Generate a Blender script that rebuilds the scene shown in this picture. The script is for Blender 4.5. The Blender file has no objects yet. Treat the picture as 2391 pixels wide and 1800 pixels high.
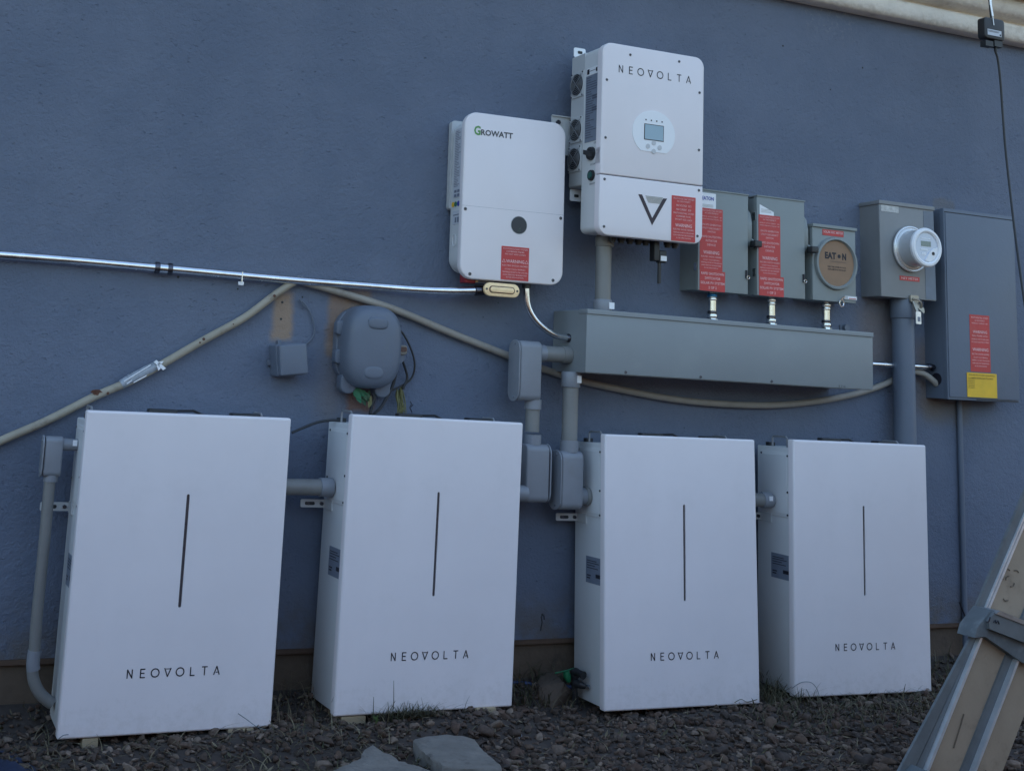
import bpy, bmesh, math, random
import numpy as np
from mathutils import Vector, Matrix, Euler
PI = math.pi
random.seed(7); rng = np.random.default_rng(11)
sc = bpy.context.scene

# ---------------------------------------------------------------- camera
W, H = 2391.0, 1800.0
F = 2741.68369; CC = Vector((-0.48182139, -3.61372562, 1.05231224))
CE = Euler((1.726764080, -0.0505787897, -0.38036295), 'XYZ'); PX, PY = -314.6164, -461.66688
cd = bpy.data.cameras.new('camera'); cam = bpy.data.objects.new('camera', cd); sc.collection.objects.link(cam)
cam.location = CC; cam.rotation_euler = CE
cd.sensor_fit = 'HORIZONTAL'; cd.sensor_width = 36; cd.lens = 36 * F / W
cd.shift_x = -PX / W; cd.shift_y = PY / W; cd.clip_start = 0.05; cd.clip_end = 500
sc.camera = cam
# ---------------------------------------------------------------- light
SUN_EL, SUN_AZ = 34.0, 28.0          # sun low behind the house; azimuth from +Y towards +X
w = bpy.data.worlds.new('World'); sc.world = w; w.use_nodes = True
nt = w.node_tree; bg = nt.nodes['Background']
sky = nt.nodes.new('ShaderNodeTexSky'); sky.sky_type = 'NISHITA'; sky.sun_disc = False
sky.sun_elevation = math.radians(SUN_EL); sky.sun_rotation = math.radians(SUN_AZ)
sky.air_density = 1.5; sky.dust_density = 4.0; sky.ozone_density = 3.0
nt.links.new(sky.outputs[0], bg.inputs[0]); bg.inputs[1].default_value = 0.15
sd = bpy.data.lights.new('sun', 'SUN'); sd.energy = 2.0; sd.angle = math.radians(0.5); sd.color = (1, .86, .7)
so = bpy.data.objects.new('sun', sd); sc.collection.objects.link(so)
el, az = math.radians(SUN_EL), math.radians(SUN_AZ)
sdir = Vector((math.sin(az) * math.cos(el), math.cos(az) * math.cos(el), math.sin(el)))
so.rotation_euler = (-sdir).to_track_quat('-Z', 'Y').to_euler(); so.location = (3, 10, 8)
vs = sc.view_settings; vs.view_transform = 'Standard'; vs.look = 'None'; vs.exposure = 1.63; vs.gamma = 1
vs.use_curve_mapping = False
sc.cycles.max_bounces = 6

# ---------------------------------------------------------------- geometry of the survey (photo pixel -> point on a known plane)
CR = CE.to_matrix()
def ray(u, v): return CR @ Vector(((u - W/2 - PX) / F, -(v - H/2 - PY) / F, -1))
def at(u, v, d=0.0):                       # point d metres in front of the wall plane
    r = ray(u, v); return CC + r * ((-d - CC.y) / r.y)
def gz(u, v, z=0.0):                       # point at height z
    r = ray(u, v); return CC + r * ((z - CC.z) / r.z)
def loc(root, u, v, k=0.0, ax=1):          # point on local plane (ax = k) of a thing
    M = root.matrix_basis.inverted(); o = M @ CC; r = M.to_3x3() @ ray(u, v)
    return o + r * ((k - o[ax]) / r[ax])

# ---------------------------------------------------------------- materials
MATS = {}
def nodes(name):
    m = bpy.data.materials.new(name); m.use_nodes = True; MATS[name] = m
    return m, m.node_tree, m.node_tree.nodes['Principled BSDF']
def mat(name, col, rough=.5, metal=0, var=.06, vscale=6, bump=0, bscale=60, spec=.5, coat=0, dirt=None):
    m, t, b = nodes(name); N = t.nodes; Lk = t.links.new
    b.inputs['Metallic'].default_value = metal
    b.inputs['Specular IOR Level'].default_value = spec
    if name == 'white_powder_coat': pass
    if coat: b.inputs['Coat Weight'].default_value = coat; b.inputs['Coat Roughness'].default_value = .2
    tc = N.new('ShaderNodeTexCoord'); n = N.new('ShaderNodeTexNoise'); n.inputs['Scale'].default_value = vscale
    n.inputs['Detail'].default_value = 6; n.inputs['Roughness'].default_value = .65; Lk(tc.outputs['Object'], n.inputs['Vector'])
    r = N.new('ShaderNodeMapRange'); r.inputs[1].default_value = .3; r.inputs[2].default_value = .7
    r.inputs[3].default_value = 1 - var; r.inputs[4].default_value = 1 + var; Lk(n.outputs[0], r.inputs[0])
    v = N.new('ShaderNodeVectorMath'); v.operation = 'SCALE'; v.inputs[0].default_value = col[:3]; Lk(r.outputs[0], v.inputs['Scale'])
    outc = v.outputs[0]
    if dirt:
        dc, amt, dsc = dirt
        n2 = N.new('ShaderNodeTexNoise'); n2.inputs['Scale'].default_value = dsc; n2.inputs['Detail'].default_value = 8
        n2.inputs['Roughness'].default_value = .7; Lk(tc.outputs['Object'], n2.inputs['Vector'])
        r2 = N.new('ShaderNodeMapRange'); r2.inputs[1].default_value = .55; r2.inputs[2].default_value = .75
        r2.inputs[3].default_value = 0; r2.inputs[4].default_value = amt; Lk(n2.outputs[0], r2.inputs[0])
        mx = N.new('ShaderNodeMix'); mx.data_type = 'RGBA'; Lk(r2.outputs[0], mx.inputs[0]); Lk(outc, mx.inputs[6])
        mx.inputs[7].default_value = (*dc, 1); outc = mx.outputs[2]
    if name == 'white_cabinet_cover':
        sp = N.new('ShaderNodeSeparateXYZ'); Lk(tc.outputs['Object'], sp.inputs[0])
        n3 = N.new('ShaderNodeTexNoise'); n3.inputs['Scale'].default_value = 38; n3.inputs['Detail'].default_value = 8; n3.inputs['Roughness'].default_value = .75; Lk(tc.outputs['Object'], n3.inputs['Vector'])
        rz_ = N.new('ShaderNodeMapRange'); rz_.interpolation_type = 'SMOOTHSTEP'; rz_.inputs[1].default_value = .0; rz_.inputs[2].default_value = .16; rz_.inputs[3].default_value = .22; rz_.inputs[4].default_value = 0; Lk(sp.outputs[2], rz_.inputs[0])
        ad = N.new('ShaderNodeMath'); ad.operation = 'ADD'; Lk(n3.outputs[0], ad.inputs[0]); Lk(rz_.outputs[0], ad.inputs[1])
        r3 = N.new('ShaderNodeMapRange'); r3.inputs[1].default_value = .63; r3.inputs[2].default_value = .85; r3.inputs[3].default_value = 0; r3.inputs[4].default_value = .20; Lk(ad.outputs[0], r3.inputs[0])
        m3 = N.new('ShaderNodeMix'); m3.data_type = 'RGBA'; Lk(r3.outputs[0], m3.inputs[0]); Lk(outc, m3.inputs[6]); m3.inputs[7].default_value = (.40, .36, .32, 1); outc = m3.outputs[2]
    Lk(outc, b.inputs['Base Color'])
    rr = N.new('ShaderNodeMapRange'); rr.inputs[1].default_value = .3; rr.inputs[2].default_value = .7
    rr.inputs[3].default_value = max(.02, rough - .06); rr.inputs[4].default_value = min(1, rough + .06)
    Lk(n.outputs[0], rr.inputs[0]); Lk(rr.outputs[0], b.inputs['Roughness'])
    if bump:
        nb = N.new('ShaderNodeTexNoise'); nb.inputs['Scale'].default_value = bscale; nb.inputs['Detail'].default_value = 5
        Lk(tc.outputs['Object'], nb.inputs['Vector'])
        bp = N.new('ShaderNodeBump'); bp.inputs['Strength'].default_value = bump; bp.inputs['Distance'].default_value = .006 if name == 'cream_stucco' or name == 'rough_concrete' else .002
        Lk(nb.outputs[0], bp.inputs['Height']); Lk(bp.outputs[0], b.inputs['Normal'])
    return m
WHITE = mat('white_powder_coat', (.78, .732, .752), .42, var=.025, vscale=3, bump=.12, bscale=500, dirt=((.5, .49, .46), .10, 5))
WHITEC = mat('white_cabinet_cover', (.78, .732, .752), .42, var=.03, vscale=3, bump=.12, bscale=500, dirt=((.52, .50, .48), .16, 4))
WHITE2 = mat('white_painted_metal', (.66, .67, .68), .45, var=.03, vscale=5, bump=.1, bscale=400)
WHITE3 = mat('white_plastic', (.82, .83, .86), .35, var=.02)
OFFW = mat('grey_cast_housing', (.50, .51, .52), .5, var=.03, vscale=8, bump=.2, bscale=300)
DARK = mat('black_plastic', (.018, .019, .022), .45, var=.1)
INK = mat('black_print', (.012, .011, .02), .5, var=.05)
INKP = mat('dark_purple_print', (.035, .022, .035), .5, var=.05)
GREENP = mat('green_print', (.10, .30, .08), .5)
BLUEP = mat('blue_print', (.03, .05, .35), .5)
LINEG = mat('grey_line_print', (.28, .29, .27), .5)
SEAM = mat('dark_gap', (.03, .032, .036), .7)
RED = mat('red_sticker', (.52, .045, .045), .45, var=.1, vscale=12, dirt=((.60, .16, .14), .35, 9))
REDT = mat('pale_sticker_print', (.80, .52, .52), .5, var=.12, vscale=40)
YEL = mat('yellow_sticker', (.78, .47, .03), .5, var=.08, vscale=15)
YELT = mat('sticker_fine_print', (.16, .12, .03), .6)
EATG = mat('grey_enamel', (.235, .262, .262), .48, var=.05, vscale=5, bump=.12, bscale=350, dirt=((.19, .20, .20), .35, 7))
GUTG = mat('galvanised_grey_enamel', (.24, .262, .275), .5, var=.05, vscale=4, bump=.12, bscale=350, dirt=((.30, .32, .31), .3, 4))
METG = mat('weathered_grey_enamel', (.225, .23, .235), .5, var=.08, vscale=6, bump=.15, bscale=200, dirt=((.14, .15, .17), .5, 5))
BLUEM = mat('slate_painted_metal', (.122, .148, .195), .5, var=.06, vscale=4, bump=.25, bscale=120, dirt=((.095, .12, .155), .5, 6))
PVC = mat('grey_pvc', (.225, .24, .27), .42, var=.06, vscale=10, dirt=((.17, .17, .17), .35, 14))
PVC2 = mat('grey_pvc_pipe', (.205, .205, .20), .45, var=.08, vscale=10, dirt=((.15, .15, .14), .45, 14))
STEEL = mat('galvanised_steel', (.74, .75, .77), .22, metal=1, var=.12, vscale=25, bump=.1, bscale=80)
ZINC = mat('zinc_fitting', (.70, .72, .74), .18, metal=1, var=.15, vscale=40)
GUARD = mat('dull_wire_guard', (.26, .27, .29), .4, metal=.3)
SCREW = mat('dark_screw', (.12, .12, .13), .35, metal=.4)
ZINCD = mat('dark_zinc_fitting', (.10, .10, .12), .3, metal=1, var=.2, vscale=40)
BLUEZ = mat('blue_zinc_band', (.03, .18, .42), .3, metal=.6)
BRONZE = mat('pale_brass_cover', (.95, .70, .40), .32, metal=.15, var=.15, vscale=30, bump=.4, bscale=90)
BRONZD = mat('dark_brown_gasket', (.10, .05, .035), .6)  # plain dark brown, for the cover recess and the latch eye
BEIGE = mat('beige_painted_conduit', (.34, .30, .235), .6, var=.12, vscale=12, bump=.5, bscale=90, dirt=((.11, .085, .06), .8, 16))
BEIGE2 = mat('grey_beige_conduit', (.30, .27, .235), .6, var=.1, vscale=12, bump=.4, bscale=90, dirt=((.15, .12, .09), .6, 18))
SLATEP = mat('slate_painted_plastic', (.125, .148, .192), .5, var=.05, vscale=6, bump=.2, bscale=120, dirt=((.16, .17, .17), .5, 7))
KRAFT = mat('brown_cardboard', (.30, .19, .12), .8, var=.08, vscale=20)
GLASS = mat('meter_face_print', (.50, .56, .68), .12, var=.05, coat=1)
LCD = mat('lcd_screen', (.30, .42, .50), .15, var=.03)
DGLASS = mat('smoked_display', (.05, .055, .065), .35, var=.1, spec=.25)
LABELG = mat('grey_rating_label', (.19, .22, .28), .4, var=.08, vscale=30)
WOOD = mat('pine_shim', (.30, .235, .15), .75, var=.15, vscale=30)
PLY = mat('tan_fibreglass_web', (.345, .275, .20), .6, var=.10, vscale=7, bump=.3, bscale=60, dirt=((.16, .12, .085), .7, 11))
ALU = mat('worn_aluminium', (.48, .50, .52), .38, metal=.85, var=.15, vscale=12, bump=.25, bscale=60, dirt=((.2, .2, .2), .5, 18))
ALUR = mat('dull_grey_rail', (.155, .175, .185), .5, metal=.25, var=.15, vscale=20, bump=.2, dirt=((.10, .11, .12), .6, 16))
ALUW = mat('bright_aluminium_edge', (.80, .81, .82), .35, metal=.6, var=.1, vscale=20)
ALUD = mat('grey_ladder_bracket', (.13, .155, .17), .5, metal=.2, var=.15, vscale=20, dirt=((.3, .32, .32), .5, 20))
CONC = mat('rough_concrete', (.165, .155, .140), .9, var=.25, vscale=14, bump=1.0, bscale=38, dirt=((.07, .065, .06), .9, 26))
ROCK = mat('brown_rock', (.095, .072, .056), .95, var=.2, vscale=18, bump=1.0, bscale=60)
CREAM = mat('cream_stucco', (.84, .78, .70), .9, var=.08, vscale=6, bump=1.0, bscale=40, dirt=((.30, .25, .21), .45, 9))
SOFF = mat('taupe_soffit', (.46, .38, .32), .9, var=.07, vscale=6, bump=.8, bscale=80)
ROOF = mat('roof_tile', (.25, .14, .09), .85, var=.2, vscale=8)
NAVY = mat('navy_cloth', (.012, .02, .05), .9, var=.3, vscale=20, bump=.5, bscale=120)
LEAFG = mat('green_leaf', (.035, .11, .045), .55, var=.25, vscale=30)
TAPEG = mat('green_plastic_tie', (.008, .12, .05), .5, var=.2, vscale=30)
LEAFY = mat('yellowing_leaf', (.15, .14, .055), .7, var=.3, vscale=40)
STRAW = mat('dry_straw', (.22, .18, .11), .85, var=.35, vscale=8)
WEED = mat('dark_weed', (.05, .06, .03), .8, var=.4, vscale=8)
DEADL = mat('dead_leaf', (.12, .05, .03), .8, var=.3, vscale=30)
FOAM = mat('white_hardened_foam', (.72, .72, .70), .8, var=.1, vscale=60, bump=.8, bscale=100)
SIDEP = mat('grey_side_print', (.30, .33, .40), .5, var=.1)

# ---- wall stucco with unpainted patches
def wall_material():
    m, t, b = nodes('slate_blue_stucco'); N = t.nodes; Lk = t.links.new
    tc = N.new('ShaderNodeTexCoord')
    def noise(s, d=5, r=.6, vec=None):
        n = N.new('ShaderNodeTexNoise'); n.inputs['Scale'].default_value = s; n.inputs['Detail'].default_value = d
        n.inputs['Roughness'].default_value = r; Lk(vec or tc.outputs['Object'], n.inputs['Vector']); return n.outputs[0]
    def math_(op, a, c, clamp=False):
        n = N.new('ShaderNodeMath'); n.operation = op; n.use_clamp = clamp
        for i, x in enumerate((a, c)):
            if x is None: continue
            if isinstance(x, (int, float)): n.inputs[i].default_value = x
            else: Lk(x, n.inputs[i])
        return n.outputs[0]
    def rng_(x, a, c, lo=0, hi=1, smooth=True):
        n = N.new('ShaderNodeMapRange'); n.interpolation_type = 'SMOOTHSTEP' if smooth else 'LINEAR'
        n.inputs[1].default_value = a; n.inputs[2].default_value = c; n.inputs[3].default_value = lo; n.inputs[4].default_value = hi
        Lk(x, n.inputs[0]); return n.outputs[0]
    sep = N.new('ShaderNodeSeparateXYZ'); Lk(tc.outputs['Object'], sep.inputs[0])
    wob = math_('MULTIPLY', math_('SUBTRACT', noise(9, 4), .5), .045); wob2 = math_('MULTIPLY', math_('SUBTRACT', noise(12, 6), .5), .06)
    X = math_('ADD', sep.outputs[0], wob); Z = math_('ADD', sep.outputs[2], wob2)
    def rect(u0, u1, v0, v1, soft=.013):
        p, q = at(u0, v1), at(u1, v0)
        a = math_('MULTIPLY', rng_(X, p.x - soft, p.x + soft), rng_(X, q.x - soft, q.x + soft, 1, 0))
        c = math_('MULTIPLY', rng_(Z, p.z - soft, p.z + soft), rng_(Z, q.z - soft, q.z + soft, 1, 0))
        return math_('MULTIPLY', a, c)
    # base colour, blotchy
    base = N.new('ShaderNodeMix'); base.data_type = 'RGBA'; Lk(rng_(noise(2.2, 6, .7), .35, .65), base.inputs[0])
    base.inputs[6].default_value = (.122, .150, .212, 1); base.inputs[7].default_value = (.144, .172, .236, 1)
    c = base.outputs[2]
    def over(c, mask, col, k=1.0):
        mx = N.new('ShaderNodeMix'); mx.data_type = 'RGBA'
        Lk(math_('MULTIPLY', mask, k), mx.inputs[0]); Lk(c, mx.inputs[6]); mx.inputs[7].default_value = (*col, 1); return mx.outputs[2]
    blot = rng_(noise(40, 5, .7), .15, .45)
    c = over(c, math_('MULTIPLY', rect(634, 686, 684, 794), blot), (.33, .235, .165), .92)
    c = over(c, math_('MULTIPLY', rect(760, 815, 690, 830), blot), (.26, .175, .125), .85)
    c = over(c, math_('MULTIPLY', rect(800, 870, 682, 740), blot), (.26, .18, .13), .7)
    c = over(c, math_('MULTIPLY', rect(805, 875, 890, 960), blot), (.24, .12, .07), .7)
    c = over(c, rect(745, 800, 800, 990, .05), (.20, .16, .13), .45)
    c = over(c, rect(2005, 2085, 720, 860, .06), (.20, .155, .13), .6)
    c = over(c, rect(2140, 2195, 800, 960, .05), (.22, .16, .12), .6)
    c = over(c, rect(2150, 2260, 930, 985, .04), (.15, .13, .11), .6)
    c = over(c, math_('MULTIPLY', rect(1880, 2000, 10, 80, .06), rng_(noise(45, 8, .8), .50, .66)), (.30, .31, .32), .45)
    c = over(c, math_('MULTIPLY', rect(2180, 2230, 470, 490, .01), 1.0), (.16, .15, .14), .5)
    # dusty splash zone at the foot of the wall
    c = over(c, math_('MULTIPLY', rng_(Z, .20, .42, 1, 0), rng_(noise(9, 6, .7), .32, .62)), (.13, .11, .09), .75)
    # small pits and specks
    vo = N.new('ShaderNodeTexVoronoi'); vo.inputs['Scale'].default_value = 17; Lk(tc.outputs['Object'], vo.inputs['Vector'])
    c = over(c, math_('MULTIPLY', rng_(vo.outputs['Distance'], .03, .07, 1, 0), rng_(noise(3, 2), .52, .58)), (.05, .06, .08), .8)
    Lk(c, b.inputs['Base Color']); b.inputs['Roughness'].default_value = .72; b.inputs['Specular IOR Level'].default_value = .35
    # float-finish relief: soft lumps, fine sand and scattered trowel nicks
    mp = N.new('ShaderNodeMapping'); mp.inputs['Scale'].default_value = (1, 1, 1.9); mp.inputs['Rotation'].default_value = (0, .5, 0); Lk(tc.outputs['Object'], mp.inputs[0])
    nick = rng_(noise(48, 3, .55, mp.outputs[0]), .60, .72)
    nick = math_('MULTIPLY', nick, rng_(noise(7, 3), .42, .62))
    h = math_('ADD', math_('MULTIPLY', noise(11, 3), .9), math_('MULTIPLY', noise(150, 4, .7), .50))
    h = math_('ADD', h, math_('MULTIPLY', noise(55, 3, .6), .6))
    h = math_('SUBTRACT', h, math_('MULTIPLY', nick, .45))
    bp = N.new('ShaderNodeBump'); bp.inputs['Strength'].default_value = 1.0; bp.inputs['Distance'].default_value = .0065
    Lk(h, bp.inputs['Height']); Lk(bp.outputs[0], b.inputs['Normal'])
    return m
WALL = wall_material()
FOUND = mat('bare_foundation_render', (.115, .085, .062), .95, var=.22, vscale=9, bump=1, bscale=60, dirt=((.045, .038, .033), 1.0, 7))

def island_mat(name, cols, rough=.85):
    m, t, b = nodes(name); N = t.nodes; Lk = t.links.new
    g = N.new('ShaderNodeNewGeometry'); r = N.new('ShaderNodeValToRGB'); r.color_ramp.interpolation = 'LINEAR'
    e = r.color_ramp.elements; e[0].position = 0; e[0].color = (*cols[0], 1); e[1].position = 1; e[1].color = (*cols[-1], 1)
    for i, c in enumerate(cols[1:-1]): k = e.new((i + 1) / (len(cols) - 1)); k.color = (*c, 1)
    Lk(g.outputs['Random Per Island'], r.inputs[0])
    tc = N.new('ShaderNodeTexCoord'); n = N.new('ShaderNodeTexNoise'); n.inputs['Scale'].default_value = 90; n.inputs['Detail'].default_value = 6
    Lk(tc.outputs['Object'], n.inputs['Vector'])
    mr = N.new('ShaderNodeMapRange'); mr.inputs[1].default_value = .3; mr.inputs[2].default_value = .7; mr.inputs[3].default_value = .7; mr.inputs[4].default_value = 1.25
    Lk(n.outputs[0], mr.inputs[0]); v = N.new('ShaderNodeVectorMath'); v.operation = 'SCALE'; Lk(r.outputs[0], v.inputs[0]); Lk(mr.outputs[0], v.inputs['Scale'])
    Lk(v.outputs[0], b.inputs['Base Color']); b.inputs['Roughness'].default_value = rough
    bp = N.new('ShaderNodeBump'); bp.inputs['Strength'].default_value = .5; bp.inputs['Distance'].default_value = .002; Lk(n.outputs[0], bp.inputs['Height']); Lk(bp.outputs[0], b.inputs['Normal'])
    return m
GRAV = island_mat('mixed_gravel', [(.056, .031, .022), (.095, .058, .041), (.030, .022, .018), (.115, .078, .057), (.058, .037, .027), (.20, .15, .115), (.072, .047, .035), (.045, .035, .031), (.092, .057, .037), (.024, .019, .017)])
STRAWS = island_mat('mixed_straw', [(.08, .062, .035), (.15, .12, .07), (.05, .05, .022), (.20, .165, .105), (.035, .042, .018)])
WEEDS = island_mat('mixed_weeds', [(.030, .036, .018), (.08, .066, .036), (.042, .05, .024), (.12, .095, .055)])
SOIL = mat('bare_soil', (.045, .035, .03), .95, var=.35, vscale=12, bump=1, bscale=80)

# ---------------------------------------------------------------- mesh building
FRONT = lambda a, b, d: Vector((a, d, b))     # profile in x/z, depth along y
SIDE = lambda a, b, d: Vector((d, a, b))      # profile in y/z, depth along x
TOP = lambda a, b, d: Vector((a, b, d))
def rr(x0, x1, z0, z1, r, n=6):
    def f(i):
        a0, a1, b0, b1 = x0 + i, x1 - i, z0 + i, z1 - i; q = max(r - i, .0004); P = []
        q = min(q, (a1 - a0) / 2 - 1e-5, (b1 - b0) / 2 - 1e-5)
        for cx, cz, s in ((a1 - q, b1 - q, 0), (a0 + q, b1 - q, 1), (a0 + q, b0 + q, 2), (a1 - q, b0 + q, 3)):
            for k in range(n + 1):
                t = (s + k / n) * PI / 2; P.append((cx + q * math.cos(t), cz + q * math.sin(t)))
        return P
    return f
class MB:
    def __init__(s): s.v = []; s.f = []
    def add(s, V, Fs):
        o = len(s.v); s.v += [tuple(x) for x in V]; s.f += [tuple(i + o for i in f) for f in Fs]; return s
    def loft(s, rings, cap0=True, cap1=True):
        n = len(rings[0]); V = [p for r in rings for p in r]; Fs = []
        for k in range(len(rings) - 1):
            for i in range(n): j = (i + 1) % n; Fs.append((k*n+i, k*n+j, (k+1)*n+j, (k+1)*n+i))
        if cap0: Fs.append(tuple(range(n))[::-1])
        if cap1: Fs.append(tuple((len(rings)-1)*n + i for i in range(n)))
        return s.add(V, Fs)
    def prism(s, f, d0, d1, bev=0, ax=FRONT, bev2=0):
        R = []
        if bev:
            for k in range(4): t = k / 3 * PI / 2; R.append((bev * (1 - math.sin(t)), d0 + bev * (1 - math.cos(t))))
        else: R.append((0, d0))
        if bev2:
            for k in range(4): t = k / 3 * PI / 2; R.append((bev2 * (1 - math.cos(t)), d1 - bev2 * (1 - math.sin(t))))
        else: R.append((0, d1))
        return s.loft([[ax(a, b, d) for a, b in f(i)] for i, d in R])
    def box(s, x0, x1, y0, y1, z0, z1, bev=0, r=None):
        if bev: return s.prism(rr(x0, x1, z0, z1, r or bev, 2), y0, y1, bev, bev2=bev)
        V = [(x, y, z) for x in (x0, x1) for y in (y0, y1) for z in (z0, z1)]
        return s.add(V, [(0,1,3,2),(4,6,7,5),(0,4,5,1),(2,3,7,6),(0,2,6,4),(1,5,7,3)])
    def obox(s, p, q, wv, tv):                 # bar from p to q, half-extent vectors
        p, q, wv, tv = map(Vector, (p, q, wv, tv))
        return s.loft([[c + wv + tv, c - wv + tv, c - wv - tv, c + wv - tv] for c in (p, q)])
    def tube(s, P, r, n=12, caps=True, sub=1):
        P = [Vector(p) for p in P]
        if sub > 1 and len(P) > 2: P = crom(P, sub)
        rs = r if isinstance(r, (list, tuple)) else [r] * len(P)
        T = [(P[min(i+1, len(P)-1)] - P[max(i-1, 0)]).normalized() for i in range(len(P))]
        u = T[0].orthogonal().normalized(); R = []
        for p, t, q in zip(P, T, rs):
            u = (u - t * u.dot(t)).normalized(); w_ = t.cross(u)
            R.append([p + (u * math.cos(2*PI*k/n) + w_ * math.sin(2*PI*k/n)) * q for k in range(n)])
        return s.loft(R, caps, caps)
    def cyl(s, p, q, r, n=20, r2=None, bev=0):
        p, q = Vector(p), Vector(q); d = (q - p).normalized(); r2 = r if r2 is None else r2
        if bev: return s.tube([p, p + d*bev*.4, p + d*bev, q - d*bev, q - d*bev*.4, q], [r-bev, r-bev*.3, r, r2, r2-bev*.3, r2-bev], n)
        return s.tube([p, q], [r, r2], n)
    def poly(s, pts, d0, d1, ax=FRONT):
        return s.loft([[ax(a, b, d0) for a, b in pts], [ax(a, b, d1) for a, b in pts]])
    def quad(s, a, b, c, d): return s.add([a, b, c, d], [(0, 1, 2, 3)])
    def build(s, name, m, parent=None, angle=35, normals=True):
        me = bpy.data.meshes.new(name); me.from_pydata(s.v, [], s.f); me.validate()
        if normals:
            bm = bmesh.new(); bm.from_mesh(me); bmesh.ops.recalc_face_normals(bm, faces=bm.faces); bm.to_mesh(me); bm.free()
        me.materials.append(m)
        me.polygons.foreach_set('use_smooth', [True] * len(me.polygons)); me.set_sharp_from_angle(angle=math.radians(angle))
        o = bpy.data.objects.new(name, me); sc.collection.objects.link(o)
        if parent: o.parent = parent
        return o
def crom(P, sub):
    Q = []; n = len(P)
    for i in range(n - 1):
        a, b, c, d = P[max(i-1, 0)], P[i], P[i+1], P[min(i+2, n-1)]
        for k in range(sub):
            t = k / sub; Q.append(.5 * ((2*b) + (c-a)*t + (2*a-5*b+4*c-d)*t*t + (3*b-a-3*c+d)*t**3))
    return Q + [P[-1]]
def tag(o, label=None, cat=None, group=None, kind=None):
    if label: o['label'] = label
    if cat: o['category'] = cat
    if group: o['group'] = group
    if kind: o['kind'] = kind
    return o
def thing(name, label, cat, loc_=(0, 0, 0), rot=(0, 0, 0), group=None):
    o = bpy.data.objects.new(name, None); sc.collection.objects.link(o); o.empty_display_size = .05
    o.location = loc_; o.rotation_euler = rot; return tag(o, label, cat, group)
def copy_tree(o, parent=None):
    c = o.copy(); sc.collection.objects.link(c); c.parent = parent
    for ch in list(o.children): copy_tree(ch, c)
    return c

# ---- lettering
def text_geo(body, bold=0.0):
    cu = bpy.data.curves.new('t', 'FONT'); cu.body = body; cu.offset = bold; cu.resolution_u = 2; cu.fill_mode = 'FRONT'
    o = bpy.data.objects.new('t', cu); sc.collection.objects.link(o)
    bpy.context.view_layer.update()
    me = bpy.data.meshes.new_from_object(o, depsgraph=bpy.context.evaluated_depsgraph_get())
    V = [v.co.copy() for v in me.vertices]; Fs = [tuple(p.vertices) for p in me.polygons]
    bpy.data.objects.remove(o); bpy.data.curves.remove(cu); bpy.data.meshes.remove(me); return V, Fs
def put_text(mb, body, cx, cz, width, height, d, ax=FRONT, bold=0.0, sx=1):
    V, Fs = text_geo(body, bold); x0 = min(v.x for v in V); x1 = max(v.x for v in V); y0 = min(v.y for v in V); y1 = max(v.y for v in V)
    k = height / (y1 - y0) if height else width / (x1 - x0)
    kx = width / (x1 - x0) if width else k
    mb.add([ax(cx + sx * (v.x - (x0+x1)/2) * kx, cz + (v.y - (y0+y1)/2) * k, d) for v in V], Fs)
def sticker(parent, x0, x1, z0, z1, y, rows, m=RED, tm=REDT, name='warning_sticker', ax=FRONT):
    """rows: (text, centre height 0-1 from top, letter height fraction, width fraction, bold)"""
    s = MB().prism(rr(x0, x1, z0, z1, .001, 1), y - .0012, y + .0006, ax=ax).build(name, m, parent)
    t = MB(); w_, h_ = x1 - x0, z1 - z0
    for body, c, hh, ww, b in rows: put_text(t, body, (x0+x1)/2, z1 - c*h_, ww*w_, hh*h_, y - .0020, bold=b)
    t.build('lettering', tm, s, normals=False); return s
def strokes(mb, pts, th, y):                 # flat pen stroke through x/z points
    for (a, b), (c, d) in zip(pts, pts[1:]):
        L = math.hypot(c-a, d-b); ex, ez = (c-a)/L*th/2, (d-b)/L*th/2; nx, nz = -ez, ex
        mb.add([(a-ex*.6+nx, y, b-ez*.6+nz), (a-ex*.6-nx, y, b-ez*.6-nz), (c+ex*.6-nx, y, d+ez*.6-nz), (c+ex*.6+nx, y, d+ez*.6+nz)], [(0, 1, 2, 3)])
def wordmark(x0, x1, zc, h, th, y):          # N E O (triangle) O L T A in thin geometric strokes
    mb = MB(); n = 8; w_ = h * .80; step = (x1 - x0 - w_) / (n - 1)
    for i, ch in enumerate('NEOVOLTA'):
        X = x0 + i * step; Z = zc - h/2; P = lambda a, b: (X + a*w_, Z + b*h)
        if ch == 'N': strokes(mb, [P(.1,0), P(.1,1), P(.85,0), P(.85,1)], th, y)
        if ch == 'E':
            strokes(mb, [P(.85,1), P(.18,1), P(.18,0), P(.85,0)], th, y); strokes(mb, [P(.18,.52), P(.75,.52)], th, y - .0001)
        if ch == 'O':
            c = P(.5, .5); strokes(mb, [(c[0] + h*.5*math.cos(t*PI/12), c[1] + h*.5*math.sin(t*PI/12)) for t in range(25)], th, y)
        if ch == 'V':
            strokes(mb, [P(.0,1), P(.5,0), P(1.,1)], th, y); strokes(mb, [P(.22,.93), P(.95,.93)], th*.7, y - .0001)
        if ch == 'L': strokes(mb, [P(.2,1), P(.2,0), P(.85,0)], th, y)
        if ch == 'T': strokes(mb, [P(.08,1), P(.92,1)], th, y); strokes(mb, [P(.5,1), P(.5,0)], th, y - .0001)
        if ch == 'A': strokes(mb, [P(.05,0), P(.5,1), P(.95,0)], th, y); strokes(mb, [P(.42,.28), P(.8,.28)], th*.8, y - .0001)
    return mb
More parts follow.
